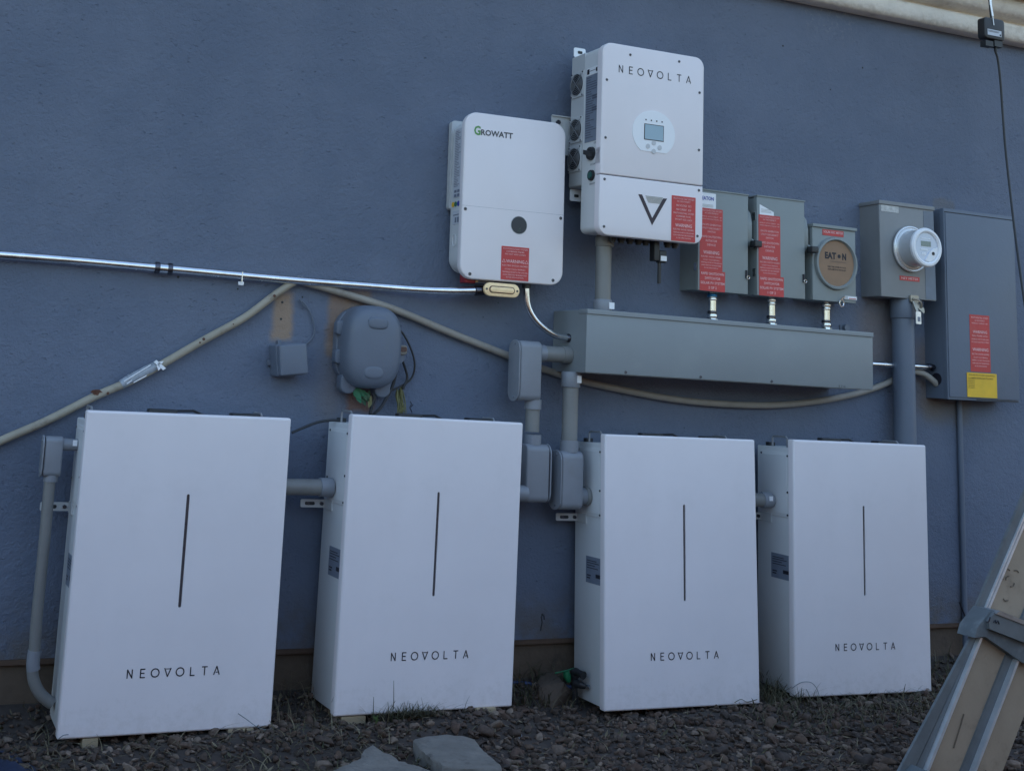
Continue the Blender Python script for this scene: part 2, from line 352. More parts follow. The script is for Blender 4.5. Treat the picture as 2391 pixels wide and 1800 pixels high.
def screw(parent, x, z, y, r=.005, ax=FRONT, m=None, name='screw'):
    mb = MB(); c = ax(x, z, y); c2 = ax(x, z, y - .0022)
    mb.cyl(c, c2, r, 12, r*.8); o = mb.build(name, m or SCREW, parent)
    k = MB(); k.cyl(ax(x, z, y - .0022), ax(x, z, y - .0026), r*.45, 6); k.build('socket', INK, o); return o

# ================================================================ setting: ground
def gh(x, y):
    h = -.004 + .022 * np.clip((x - .9) / 1.2, 0, 1)
    t = np.clip((y + .13) / .13, 0, 1); t = t*t*(3-2*t)
    f_ = np.clip((y + .50) / .20, 0, 1) * np.clip((1.55 - x) / .3, 0, 1) * np.clip(-y / .1, 0, 1); h = h + (.034 + .018 * np.exp(-((x - 1.0) / .45)**2)) * f_*f_*(3-2*f_)
    return h + t * (.078 - .022 * np.clip((x-.9)/1.2, 0, 1)) * np.clip((y + .13) * 20, 0, 1) + .008*np.sin(x*7.3 + 1)*np.sin(y*9.1) * np.clip(-y*4, 0, 1)
def grid(xs, ys, name, m, dz=0.0):
    V = [(x, y, float(gh(x, y)) + dz) for y in ys for x in xs]; n = len(xs)
    Fs = [(j*n+i, j*n+i+1, (j+1)*n+i+1, (j+1)*n+i) for j in range(len(ys)-1) for i in range(n-1)]
    return MB().add(V, Fs).build(name, m, normals=False)
xs = [-60, -20, -8, -3] + list(np.arange(-1.5, 5.01, .06)) + [7, 14, 30, 60]
ys = [-60, -25, -12, -6, -3.5] + list(np.arange(-2.4, .13, .05)) + [.6, 9, 30, 60]
tag(grid(xs, ys, 'ground', SOIL), kind='structure')

# gravel: individual angular stones in one countless mass
def ico(sub):
    bm = bmesh.new(); bmesh.ops.create_icosphere(bm, subdivisions=sub, radius=1)
    v = np.array([x.co[:] for x in bm.verts]); f = np.array([[q.index for q in p.verts] for p in bm.faces]); bm.free(); return v, f
def stones(pos, size, sub, name, m):
    v, f = ico(sub); n = len(pos); T = []
    for k in range(14):
        q = v.copy()
        for _ in range(11):                    # cut planes make angular chips
            d = rng.normal(size=3); d /= np.linalg.norm(d); c = rng.uniform(.28, .72); s_ = q @ d
            q = q - np.outer(np.maximum(s_ - c, 0), d)
        T.append(q * rng.uniform(.75, 1.2, 3))
    V = np.empty((n, len(v), 3))
    a = rng.uniform(0, 2*PI, n); b_ = rng.uniform(-.6, .6, n); ti = rng.integers(0, 14, n)
    sc3 = size[:, None] * np.stack([rng.uniform(.8, 1.35, n), rng.uniform(.7, 1.1, n), rng.uniform(.45, .85, n)], 1)
    for i in range(n):
        q = T[ti[i]] * sc3[i]; ca, sa, cb, sb = math.cos(a[i]), math.sin(a[i]), math.cos(b_[i]), math.sin(b_[i])
        q = q @ np.array([[1,0,0],[0,cb,-sb],[0,sb,cb]]).T @ np.array([[ca,-sa,0],[sa,ca,0],[0,0,1]]).T
        V[i] = q + pos[i]
    Fs = (f[None] + (np.arange(n) * len(v))[:, None, None]).reshape(-1, 3)
    me = bpy.data.meshes.new(name); me.vertices.add(n*len(v)); me.vertices.foreach_set('co', V.reshape(-1))
    me.loops.add(Fs.size); me.loops.foreach_set('vertex_index', Fs.reshape(-1).astype(np.int32))
    me.polygons.add(len(Fs)); me.polygons.foreach_set('loop_start', np.arange(0, Fs.size, 3, dtype=np.int32))
    me.update(calc_edges=True); me.materials.append(m)
    o = bpy.data.objects.new(name, me); sc.collection.objects.link(o); return o
n1 = 19000; px_ = rng.uniform(-.55, 3.9, n1); py_ = rng.uniform(-1.15, 0.0, n1) ; 
sz = np.clip(rng.lognormal(math.log(.0105), .42, n1), .004, .030)
keep = rng.uniform(0, 1, n1) > np.clip((py_ + .10) * 9, 0, .8)
n2 = 20000; qx = rng.uniform(-2.2, 6, n2); qy = rng.uniform(-3.2, 0, n2); out = ~((qx > -.55) & (qx < 3.9) & (qy > -1.15))
X_ = np.concatenate([px_[keep], qx[out]]); Y_ = np.concatenate([py_[keep], qy[out]]); S_ = np.concatenate([sz[keep], rng.uniform(.012, .022, out.sum())])
Z_ = gh(X_, Y_) + S_ * rng.uniform(.0, .55, len(X_))
tag(stones(np.stack([X_, Y_, Z_], 1), S_, 2, 'gravel', GRAV), 'dark brown crushed gravel covering the ground below the cabinets', 'gravel', kind='stuff')

# ================================================================ house
house = thing('house', 'slate blue stucco house wall with cream moulding under the roof edge', 'house')
wl = MB(); wl.box(-7, 11, 0, 7.0, .198, 2.72); wl.build('stucco_wall', WALL, house)
fb = MB(); fb.box(-7, 11, .012, 6.9, -.3, .194); fb.build('foundation', FOUND, house)
ws = MB(); ws.box(-7, 11, -.004, .03, .183, .1975); ws.build('weep_screed', mat('rusty_screed', (.10, .062, .042), .8, var=.3, vscale=9), house)
prof = [(0.004, 2.598)]
for k in range(9): t = k/8*PI; prof.append((-.045 - .0*k - .028*math.sin(t), 2.636 - .040*math.cos(t)))
prof += [(-.046, 2.682)]
for k in range(9): t = k/8*PI; prof.append((-.085 - .034*math.sin(t), 2.727 - .040*math.cos(t)))
prof += [(-.09, 2.772), (0.004, 2.772)]
cr = MB(); cr.loft([[(x, y, z) for y, z in prof] for x in (-7, 11)]); cr.build('eave_moulding', CREAM, house, angle=50)
sf = MB(); sf.box(-7.3, 11.3, -.22, 7.3, 2.773, 2.86); sf.build('soffit', SOFF, house)
rf = MB(); rf.loft([[(x, -.26, 2.862), (x, 3.5, 3.9), (x, 7.4, 2.862)] for x in (-7.4, 11.4)]); rf.build('roof', ROOF, house)
bwl = MB().box(-14, 18, -4.3, -4.1, -.3, 1.56); tag(bwl.build('added_blocker_wall', mat('blocker_wall_brown', (.11, .09, .078), .9, var=.15, vscale=3)), 'added unseen brown wall behind the camera, blocking the low sky', 'wall')  # unseen wall added to block low sky so surfaces darken towards the ground
hl = MB()
for u, v, r in ((416, 647, .004), (659, 706, .004), (656, 745, .004), (860, 697, .004), (1828, 108, .004), (2014, 159, .004), (1939, 210, .003), (706, 694, .003), (555, 675, .003)):
    p = at(u, v); MB().cyl((p.x, -.0008, p.z), (p.x, .01, p.z), r, 8).build('drill_hole', SEAM, house)
ck = MB()
for P in ([(1268, 1432), (1264, 1440), (1266, 1452), (1262, 1472)], [(1264, 1434), (1270, 1437), (1271, 1446)]):
    ck.tube([at(u, v, .0005) for u, v in P], .0022, 6)
ck.build('wall_crack', SEAM, house)

# ================================================================ battery cabinets
BAT = [((0, -.25691, .05), (.00367, .0046, .01132)), ((.7777, -.25876, .06559), (-.00525, .01316, .03516)),
       ((1.68751, -.26047, .03145), (-.03597, .00202, -.02971)), ((2.4451, -.25576, .03452), (-.00997, .00548, -.03262))]
BL = ['tall white battery cabinet, leftmost and largest in the photo, beside the grey conduit elbow',
      'tall white battery cabinet with weeds at its foot, under the rounded telecom enclosure',
      'tall white battery cabinet right of the black garden riser, third from the left',
      'tall white battery cabinet nearest the ladder, in front of the thick grey service pipe']
bw, bh, bd = .5936, .8589, .205
def make_battery():
    t = thing('battery_cabinet', BL[0], 'battery cabinet', *BAT[0], group='white battery cabinets standing along the wall')
    MB().prism(rr(.006, bw - .006, .006, bh - .030, .004, 2), .030, bd, 0, bev2=.003).build('cabinet_body', WHITE2, t)
    c = MB()
    sl = (.303 - .0045, .303 + .0045, .330, .638)
    # front cover with a real slot through it: four panels round the slot joined flush
    f = rr(0, bw, 0, bh, .006, 3)
    outer = [f(i) for i in (.006, .003, .0008, 0)]; dep = (0, .0007, .003, .007)
    rings = [[FRONT(a, b, d) for a, b in o_] for o_, d in zip(outer, dep)] + [[FRONT(a, b, .028) for a, b in f(0)], [FRONT(a, b, .028) for a, b in f(.004)]]
    c.loft(rings, False, True)
    ins = rr(*sl, .0044, 3)(0); n = len(ins); o0 = outer[0]
    V = [FRONT(a, b, 0) for a, b in o0] + [FRONT(a, b, 0) for a, b in ins] + [FRONT(a, b, .006) for a, b in ins]
    Fs = [(i, (i+1) % n, n + (i+1) % n, n + i) for i in range(n)] + [(n+i, n+(i+1) % n, 2*n+(i+1) % n, 2*n+i) for i in range(n)] + [tuple(range(2*n, 3*n))]
    c.add(V, Fs)
    cov = c.build('front_cover', WHITEC, t)
    MB().box(sl[0] + .0006, sl[1] - .0006, .0035, .0055, sl[2] + .001, sl[3] - .001).build('indicator_strip', mat('smoked_strip', (.07, .06, .07), .3) if 'smoked_strip' not in MATS else MATS['smoked_strip'], cov)
    wordmark(.171, .431, .160,   .0215, .0031, -.0006).build('brand_lettering', INK, cov, normals=False)
    MB().box(.016, bw - .016, .027, .032, .012, bh - .035).build('cover_gasket', SEAM, t)
    # side service panel on the left
    pn = MB().prism(rr(.030, .186, .588, .812, .008, 4), .0035, .008, .0015, ax=SIDE).build('side_panel', WHITE2, t)
    MB().prism(rr(.040, .176, .598, .802, .006, 3), .0026, .0040, .0008, ax=SIDE).build('embossed_field', WHITE2, pn)
    for y, z in ((.036, .80), (.178, .803), (.036, .597), (.036, .675), (.178, .66)): screw(pn, y, z, .0026, .0038, SIDE, ZINCD)
    lb = MB().prism(rr(.024, .128, .376, .460, .001, 1), .0048, .0062, ax=SIDE).build('rating_label', LABELG, t)
    p = MB()
    for z_, w_ in ((.447, .06), (.440, .075), (.432, .05), (.424, .07)): p.box(.0040, .0044, .120 - w_, .120, z_ - .0012, z_ + .0012)
    p.box(.0040, .0044, .034, .064, .396, .408); p.box(.0040, .0044, .096, .120, .398, .402); p.box(.0040, .0044, .100, .120, .390, .394)
    p.build('fine_print', INK, lb)
    br = MB().prism(rr(-.078, .012, .566, .590, .004, 3), .183, .1865).build('mounting_bracket', OFFW, t)
    MB().prism(rr(-.064, -.032, .573, .583, .004, 3), .1815, .1832).build('slot', SEAM, br)
    MB().box(.0015, .0058, .125, .1865, .562, .594).build('bracket_plate', OFFW, br)
    MB().cyl((-.056, .183, .578), (-.056, .176, .578), .0055, 6).build('bolt', ZINCD, br)
    MB().cyl((-.010, .183, .578), (-.010, .176, .578), .0060, 6).build('bolt', ZINCD, br)
    # lifting handles and vent plugs on top
    for hx in (.022, .52):
        MB().tube([(hx, .060, bh - .03), (hx, .060, bh + .000), (hx, .066, bh + .006), (hx, .134, bh + .006), (hx, .140, bh + .000), (hx, .140, bh - .03)], .0035, 8).build('lifting_handle', GUARD, t)
    MB().box(.02, .045, .155, .175, bh - .03, bh - .017).build('vent_plug', DARK, t)
    MB().box(.43, .52, .06, .10, bh - .03, bh + .005, .004).build('terminal_cover', DARK, t)
    MB().box(.185, .27, .07, .10, bh - .03, bh + .008, .004).tube([(.27, .085, bh + .004), (.32, .09, bh + .006), (.37, .10, bh - .012)], .004, 6).build('cable_plug', DARK, t)
    return t
b0 = make_battery(); bats = [b0]
for i in (1, 2, 3):
    c = copy_tree(b0); c.location, c.rotation_euler = BAT[i]; c['label'] = BL[i]; bats.append(c)

# shims under the first two cabinets
SH = [((191, 1725), (229, 1738), 'pine shim under the left front corner of the leftmost battery cabinet'),
      ((531, 1705), (592, 1717), 'pine shim under the right front corner of the leftmost battery cabinet'),
      ((796, 1671), (854, 1684), 'pine shim under the left front corner of the cabinet with weeds at its foot'),
      ((1112, 1654), (1158, 1666), 'pine shim under the right front corner of the cabinet with weeds at its foot')]
for i, ((u0, v0), (u1, v1), lab) in enumerate(SH):
    dd = .250; p, q = at(u0, v1, dd), at(u1, v0, dd); z1 = (.0495 if i < 2 else .0650)
    z1 = z1 + (p.x - BAT[i//2][0][0]) * math.tan(-BAT[i//2][1][1]) - .001 if False else z1
    o = MB().prism(rr(0, q.x - p.x, -.050, 0, .002, 1), -.004, .10, .0015).build('wooden_shim', WOOD)
    o.location = (p.x, -dd, z1 - .0015); o.rotation_euler = BAT[i//2][1]
    tag(o, lab, 'wooden shim', 'wooden shims under the battery cabinets')

# ================================================================ hybrid inverter
hv = thing('hybrid_inverter', 'large white inverter with side fans, screen and V emblem, highest on the wall', 'inverter',
           (1.62382, -.26912, 1.54283), (.01211, -.00526, .00579))
iw, ih = .41889, .66167
MB().prism(rr(.008, iw - .008, .012, ih - .006, .022, 5), .020, .128, 0).build('inverter_body', WHITE2, hv)
MB().prism(rr(.0075, iw - .012, .180, ih - .010, .006, 3), .126, .210, 0).build('heatsink_housing', OFFW, hv)
MB().prism(rr(0, iw, .2065, ih, .036, 8), 0, .030, .004).build('upper_cover', WHITE, hv)
def halfrr(x0, x1, z0, z1, r, n=8):
    def f(i):
        P = [(x1 - i, z1 - i), (x0 + i, z1 - i)]; q = r - i
        for cx, s in ((x0 + r, 2), (x1 - r, 3)):
            for k in range(n + 1): t = (s + k/n)*PI/2; P.append((cx + q*math.cos(t), z0 + r + q*math.sin(t)))
        return P
    return f
# straight lower edge of the upper cover
MB().prism(rr(0, iw, .2055, .30, .004, 2), .0002, .0295, .004).build('upper_cover_skirt', WHITE, hv)
lc = MB().prism(halfrr(0, iw, 0, .2030, .036), 0, .030, .004).build('lower_cover', WHITE, hv)
MB().box(.004, iw - .004, .006, .028, .200, .2095).build('cover_gasket', SEAM, hv)
wordmark(.064, .362, .575, .024, .0032, -.0006).build('brand_lettering', INK, hv, normals=False)
em = MB()
em.poly([(.153, .150), (.168, .150), (.2105, .073), (.2105, .049)], -.0010, .001); em.poly([(.2105, .049), (.2105, .073), (.254, .145), (.270, .146)], -.0010, .001)
em = em.build('v_emblem', INKP, lc)
st = MB()
for k in range(6): st.box(.182 + k*.0022, .252 - k*.0012, -.0009, .001, .1455 - k*.0040, .1478 - k*.0040)
st.build('striped_bar', LINEG, em)
oval = []
for k in range(40):
    t = -PI/2*.60 + k/39*PI*1.60; oval.append((.211 + .087*math.cos(t) , .366 + .080*math.sin(t)))
oval = [(a, max(b, .290)) for a, b in oval]
cp = MB().poly(oval, -.0016, .001).build('control_panel', WHITE3, hv)
sn = MB().box(.171, .251, -.0024, 0, .341, .397).build('screen_frame', SEAM, cp); MB().box(.1735, .2485, -.0030, -.0020, .3435, .3945).build('screen', LCD, cp)
for bx_, bz_ in ((.211, .333), (.187, .319), (.235, .319), (.211, .304)):
    MB().cyl((bx_, -.0012, bz_), (bx_, -.0030, bz_), .0085, 16).build('button', mat('button_grey', (.55, .56, .58), .5) if 'button_grey' not in MATS else MATS['button_grey'], cp)
ic = MB()
for q in range(4): ic.box(.175 + q*.022, .180 + q*.022, -.0021, -.001, .408, .413)
ic.build('status_icons', SEAM, cp)
for x, z in ((.110, .630), (.312, .635), (.018, .530), (.400, .535), (.018, .330), (.400, .330), (.018, .188), (.402, .188), (.020, .028), (.398, .028)): screw(hv, x, z, 0, .0050)
sticker(hv, .289, .388, .004, .160, 0, [('PHOTOVOLTAIC SYSTEM', .06, .038, .86, 0), ('DC DISCONNECT', .12, .032, .55, 0), ('MAX VOLTAGE   350.5', .21, .045, .62, 0), ('MAX CURRENT   28.00', .30, .045, .62, 0),
    ('PHOTOVOLTAIC SYSTEM', .38, .038, .86, 0), ('COMBINER PANEL', .45, .035, .62, 0), ('DO NOT ADD LOADS', .52, .035, .70, 0), ('WARNING', .65, .075, .70, .01),
    ('ELECTRIC SHOCK HAZARD', .74, .035, .86, 0), ('TERMINALS ON BOTH THE LINE AND', .81, .028, .86, 0), ('LOAD SIDES MAY BE ENERGIZED', .87, .028, .86, 0), ('IN THE OPEN POSITION', .93, .028, .6, 0)])
# left side face at local x = .010
XS = .0078
for fy, fz in ((.168, .543), (.171, .381), (.174, .278)):
    fn = MB().prism(rr(fy - .040, fy + .040, fz - .046, fz + .046, .004, 3), XS - .004, XS + .004, .001, ax=SIDE).build('fan', OFFW, hv)
    MB().cyl((XS - .0062, fy, fz), (XS - .0035, fy, fz), .0375, 28).build('fan_opening', DARK, fn)
    g = MB()
    for r_ in (.010, .017, .024, .031, .0375):
        g.tube([(XS - .009, fy + r_*math.cos(k*PI/14), fz + r_*math.sin(k*PI/14)) for k in range(29)], .0008, 5)
    for a_ in (.78, 2.36): g.tube([(XS - .0095, fy - .048*math.cos(a_), fz - .048*math.sin(a_)), (XS - .0095, fy + .048*math.cos(a_), fz + .048*math.sin(a_))], .0012, 5)
    g.build('finger_guard', GUARD, fn)
    for a_, b_ in ((-1, -1), (-1, 1), (1, -1), (1, 1)): screw(fn, fy + a_*.035, fz + b_*.041, XS - .004, .003, SIDE, ZINCD)
lb = MB().prism(rr(.026, .113, .326, .560, .001, 1), .0064, .0082, ax=SIDE).build('data_label', LABELG, hv)
tx = MB()
for r_ in range(26):
    z_ = .552 - r_*.0084; w0 = rng.uniform(.02, .07)
    tx.box(.0056, .0060, .108 - w0, .108, z_ - .0012, z_ + .0012)
    if r_ in (8, 9, 13, 14): tx.box(.0056, .0060, .036, .070, z_ - .003, z_ + .003)
tx.build('fine_print', SIDEP if False else mat('label_print', (.09, .10, .14), .5), lb)
l2 = MB().prism(rr(.036, .110, .562, .588, .001, 1), .0064, .0082, ax=SIDE).build('barcode_label', WHITE3, hv)
MB().box(.0056, .0060, .092, .106, .566, .584).box(.0056, .0060, .042, .050, .568, .582).box(.0056, .006, .052, .090, .575, .5765).build('code_print', INK, l2)
MB().box(.0056, .0070, .016, .030, .605, .617).build('side_marking', LINEG, hv)
kn = MB().cyl((.009, .068, .283), (-.002, .068, .283), .024, 20, .022).build('dc_switch', DARK, hv); MB().obox((-.007, .068 - .020, .277), (-.007, .068 + .020, .289), (0, 0, .008), (.007, 0, 0)).build('switch_handle', DARK, kn)
pb = MB().cyl((.009, .063, .207), (.0, .063, .207), .019, 20, .018).build('power_button', DARK, hv); MB().cyl((.0, .063, .207), (-.003, .063, .207), .012, 20).build('green_cap', mat('green_cap', (.02, .10, .09), .3), pb)
sp = MB(); 
put_text(sp, 'OFF', .045, .318, .018, .006, .0065, SIDE, sx=-1); put_text(sp, 'DC SWITCH', .048, .245, .05, .006, .0065, SIDE, sx=-1); put_text(sp, 'ON/OFF', .058, .178, .035, .006, .0065, SIDE, sx=-1)
sp.build('side_lettering', INK, hv, normals=False)
MB().box(.009, .0115, .124, .128, .21, .63).build('seam_strip', WHITE3, hv)
for z0, z1 in ((.655, .690), (.136, .178)):
    tb = MB().prism(rr(.012, .060, z0, z1, .006, 3), .2080, .2110).build('mounting_tab', WHITE3, hv); MB().prism(rr(.028, .046, z0 + .014, z0 + .024, .003, 3), .2065, .2082).build('tab_slot', SEAM, tb)
wb = MB().prism(rr(-.055, .05, .30, .440, .004, 2), .236, .240); wb.box(-.055, .05, .230, .2365, .436, .440)
wb = wb.build('wall_bracket', OFFW, hv); MB().cyl((-.030, .237, .415), (-.030, .228, .415), .009, 6).build('bolt', ZINCD, wb)
MB().box(.075, iw - .03, .214, .266, .22, .60).build('rear_rail', OFFW, hv)
for gx in (.10, .135, .17, .205, .235, .325, .355):
    MB().cyl((gx, .07, .014), (gx, .07, -.006), .014, 12).cyl((gx, .07, -.006), (gx, .07, -.014), .010, 12).build('cable_gland', DARK, hv)
dg = MB().box(.254, .276, .045, .075, -.066, .012, .003).build('data_plug', DARK, hv)
dg2 = MB().box(.276, .305, .045, .070, -.070, -.028, .003).cyl((.284, .058, -.07), (.284, .058, -.142), .0062, 10).build('wireless_dongle', DARK, hv)
MB().box(.280, .304, .0435, .0452, -.064, -.047).build('dongle_label', WHITE3, dg2)

# ================================================================ string inverter (growatt style)
gv = thing('solar_inverter', 'white solar inverter with green initial and small round dark display', 'inverter',
           (1.18062, -.14, 1.37016), (.00346, -.00702, -.00681)); gv.scale = (1.0176,)*3
gw, ghh = .37929, .5502
MB().prism(rr(.008, gw - .008, .022, ghh - .016, .050, 8), .018, .112, 0, bev2=.008).build('inverter_body', WHITE2, gv)
MB().prism(rr(.004, gw - .004, .235, ghh - .012, .012, 4), .112, .134).build('wall_bracket', OFFW, gv)
MB().prism(rr(0, gw, 0, ghh, .046, 9), 0, .022, .005).build('front_cover', WHITE, gv)
sm = MB(); sm.box(.001, gw - .001, -.0003, .004, .2365, .2374); sm.build('cover_seam', mat('faint_seam', (.42, .43, .45), .5), gv)
dp = MB().cyl((.209, -.0004, .189), (.209, .004, .189), .0305, 36).build('display', MATS['pale_label_ring'] if 'pale_label_ring' in MATS else mat('pale_label_ring', (.45, .46, .48), .4), gv); MB().cyl((.209, -.0014, .189), (.209, .0, .189), .0285, 36).build('display_glass', DGLASS, dp)
lf = MB(); strokes(lf, [(.205, .169), (.213, .181), (.214, .169), (.205, .169)], .0012, -.0018); lf.build('leaf_icon', mat('dim_green', (.05, .09, .07), .5), dp, normals=False)
gt = MB(); put_text(gt, 'G', .0455, .489, .024, .032, -.0006, bold=.03); gt.build('green_initial', GREENP, gv, normals=False)
gt = MB(); put_text(gt, 'ROWATT', .118, .485, .118, .020, -.0006, bold=.03); gt.build('brand_lettering', mat('dark_grey_print', (.06, .06, .07), .5), gv, normals=False)
for x, z in ((.012, .226), (.366, .226), (.036, .016), (.342, .016)): screw(gv, x, z, 0, .0058)
WARN = [('PHOTOVOLTAIC SYSTEM', .07, .045, .88, 0), ('COMBINER PANEL', .15, .042, .66, 0), ('DO NOT ADD LOADS', .23, .042, .74, 0), ('WARNING', .44, .095, .66, .01),
        ('ELECTRIC SHOCK HAZARD', .57, .045, .93, 0), ('DO NOT TOUCH TERMINALS', .68, .036, .74, 0), ('TERMINALS ON BOTH THE LINE AND', .765, .036, .92, 0),
        ('LOAD SIDES MAY BE ENERGIZED', .845, .036, .86, 0), ('IN THE OPEN POSITION', .92, .036, .62, 0)]
s_ = sticker(gv, .147, .249, .006, .116, 0, WARN)
tr = MB()
for cx in (.156, .240): strokes(tr, [(cx - .006, .063), (cx, .073), (cx + .006, .063), (cx - .006, .063)], .0012, -.0021)
tr.build('warning_triangles', REDT, s_, normals=False)
GX = .0072
sl = MB().prism(rr(.030, .085, .270, .500, .002, 1), GX - .0012, GX + .001, ax=SIDE).build('side_label', mat('pale_label', (.56, .58, .64), .5), gv)
tx = MB()
for r_ in range(34):
    z_ = .492 - r_*.0056; tx.box(GX - .0018, GX - .0014, .082 - rng.uniform(.018, .045), .082, z_ - .0010, z_ + .0008)
for y_, z_ in ((.045, .290), (.068, .290), (.045, .276), (.068, .276)): tx.box(GX - .0018, GX - .0014, y_ - .008, y_ + .009, z_ - .004, z_ + .005)
tx.build('fine_print', mat('label_print_grey', (.16, .18, .24), .5), sl)
for y_, m_ in ((.086, YEL), (.066, mat('green_dot', (.02, .16, .10), .5)), (.044, BLUEP)):
    MB().cyl((GX + .001, y_, .248), (GX - .0016, y_, .248), .0088, 16).build('colour_dot', m_, gv)
l3 = MB().prism(rr(.030, .085, .180, .225, .002, 1), GX - .0010, GX + .001, ax=SIDE).build('serial_label', MATS['pale_label'], gv)
MB().box(GX - .0016, GX - .0012, .036, .048, .186, .203).box(GX - .0016, GX - .0012, .054, .066, .186, .203).box(GX - .0016, GX - .0012, .036, .080, .210, .213).build('code_print', MATS['label_print_grey'], l3)
MB().tube([(GX - .0002, .068 + .014*math.cos(k*PI/12), .128 + .020*math.sin(k*PI/12)) for k in range(25)], .0012, 6).build('knockout_ring', WHITE2, gv)
sw = MB().box(.035, .075, .035, .075, -.010, .024, .003).build('dc_switch', mat('red_plastic', (.30, .02, .03), .4), gv); MB().cyl((.082, .045, .02), (.082, .045, -.006), .006, 10).build('brass_lug', BRONZE, sw)
MB().box(.075, .15, .05, .10, -.004, .024, .003).build('terminal_block', OFFW, gv)
MB().cyl((.262, .035, .02), (.262, .035, -.012), .0145, 16).build('cable_gland', DARK, gv)

# ================================================================ disconnect switches
TEXTCOL = [('PHOTOVOLTAIC SYSTEM', .022, .013, .88, 0), ('AC DISCONNECT', .045, .013, .6, 0), ('RATED AC OUTPUT CURRENT    40A', .078, .010, .9, 0), ('NOMINAL OPERATING AC VOLTAGE   240V', .102, .010, .9, 0),
           ('ON-SITE GENERATION', .155, .017, .84, 0), ('UTILITY DISCONNECT', .188, .017, .80, 0), ('SWITCH', .220, .017, .34, 0),
           ('RAPID SHUTDOWN', .268, .020, .86, 0), ('INITIATOR', .305, .020, .50, 0), ('DEVICE', .343, .020, .38, 0),
           ('WARNING', .415, .032, .70, .01), ('ELECTRIC SHOCK HAZARD', .455, .014, .90, 0), ('DO NOT TOUCH TERMINALS', .485, .011, .72, 0), ('TERMINALS ON BOTH THE LINE AND', .510, .011, .92, 0), ('LOAD SIDES MAY BE ENERGIZED', .535, .011, .86, 0), ('IN THE OPEN POSITION', .560, .011, .6, 0)]
def disconnect(loc_, rot, w_, h_, d_, label, first):
    t = thing('disconnect_switch', label, 'disconnect switch', loc_, rot, 'grey disconnect switches with red stickers')
    MB().prism(rr(.002, w_ - .002, .003, h_ - .004, .002, 1), .014, d_).build('enclosure', EATG, t)
    MB().prism(rr(0, w_, 0, h_, .003, 2), 0, .018, .002).build('door', EATG, t)
    MB().box(-.001, w_ + .002, -.003, .06, h_ - .001, h_ + .0035).build('drip_edge', EATG, t)
    for z_ in (.085, h_ - .075): MB().box(-.0025, .001, .006, .022, z_ - .014, z_ + .014).build('hinge', ZINC, t)
    return t
def lever(t, w_, z_):
    a = MB().poly([(.030, z_ + .085), (.055, z_ + .075), (.062, z_ + .03), (.058, z_ - .03), (.045, z_ - .052), (.020, z_ - .052), (.006, z_ - .02), (.006, z_ + .03), (.015, z_ + .07)], w_ + .004, w_ + .022, ax=SIDE).build('switch_housing', EATG, t)
    l = MB().obox((w_ + .027, .05, z_ - .005), (w_ + .027, -.004, z_ - .044), (0, .006, .010), (.005, 0, 0)); l = l.build('lever_arm', EATG, t)
    MB().box(w_ + .008, w_ + .040, -.030, .000, z_ - .060, z_ - .036, .003).build('lever_grip', DARK, t)
def latch(t, w_, z_):
    o = MB().box(w_ - .012, w_ - .006, -.005, .0, z_ - .012, z_ + .018).build('door_latch', INK, t)
    MB().tube([(w_ - .004 + .006*math.cos(k*PI/7), -.006, z_ - .008 + .006*math.sin(k*PI/7)) for k in range(15)], .0016, 6).build('seal_loop', STEEL, o)
def tallsticker(t, x0, x1, xb, z0, zm, z1, n):
    """tall narrow sheet plus the wider block below it"""
    h_ = z1 - zm; sc_ = 1 / .585
    sticker(t, x0, x1, zm, z1, 0, [(a, min(c*sc_, .985), hh*sc_, ww, b) for a, c, hh, ww, b in TEXTCOL])
    sticker(t, x0 + .001, xb, z0, zm - .0005, 0, [('RAPID SHUTDOWN', .14, .13, .90, .005), ('SWITCH FOR', .37, .13, .62, .005), ('SOLAR PV SYSTEM', .60, .13, .94, .005), (n, .83, .13, .32, .005)], name='system_sticker')
d1 = disconnect((2.14275, -.11071, 1.40232), (-.00174, .00207, .00109), .22159, .36733, .1107, 'grey disconnect switch partly hidden behind the big inverter, sticker ending 2 OF 2', 1)
d2 = disconnect((2.40367, -.11324, 1.40226), (-.00599, -.00133, .00008), .22205, .36933, .1132, 'grey disconnect switch next to the cardboard-faced meter socket, sticker ending 1 OF 2', 0)
def px(root, s, o, pts): return [loc(root, o[0] + x/s, o[1] + y/s) for x, y in pts]
a = px(d1, 4.624, (1560, 420), [(322, 1190), (612, 1205), (585, 995), (588, 328), (325, 300)])
x0 = .006; tallsticker(d1, x0, a[3].x, a[1].x, a[0].z, a[2].z, a[3].z, '2 OF 2')
a2 = px(d2, 4.624, (1560, 420), [(970, 1245), (1248, 1262), (1215, 1052), (1207, 400), (975, 378)])
tallsticker(d2, a2[4].x, a2[3].x, a2[1].x, a2[0].z, a2[2].z, a2[3].z, '1 OF 2')
lever(d1, .2216, .235); lever(d2, .2221, .235); latch(d1, .2216, .070); latch(d2, .2221, .075)
q = px(d1, 4.624, (1560, 420), [(515, 155), (515, 318)])
bl = MB().prism(rr(q[0].x - .075, q[0].x, q[1].z, q[0].z, .003, 3), -.0010, .0006).build('brand_label', WHITE3, d1)
tx = MB(); put_text(tx, 'EATON', q[0].x - .036, q[0].z - .020, .052, .014, -.0016, bold=.03); tx.build('lettering', BLUEP, bl, normals=False)
ln = MB()
for k in range(3): ln.box(q[0].x - .06, q[0].x - .012, -.0016, -.0012, q[1].z + .004 + k*.004, q[1].z + .0052 + k*.004)
ln.build('fine_print', LINEG, bl)
q = px(d2, 4.624, (1560, 420), [(988, 265), (1140, 352), (1140, 392), (988, 380)])
lb2 = MB().poly([(v_.x, v_.z) for v_ in q], -.0006, .0006).build('torn_label', WHITE3, d2)
ln = MB()
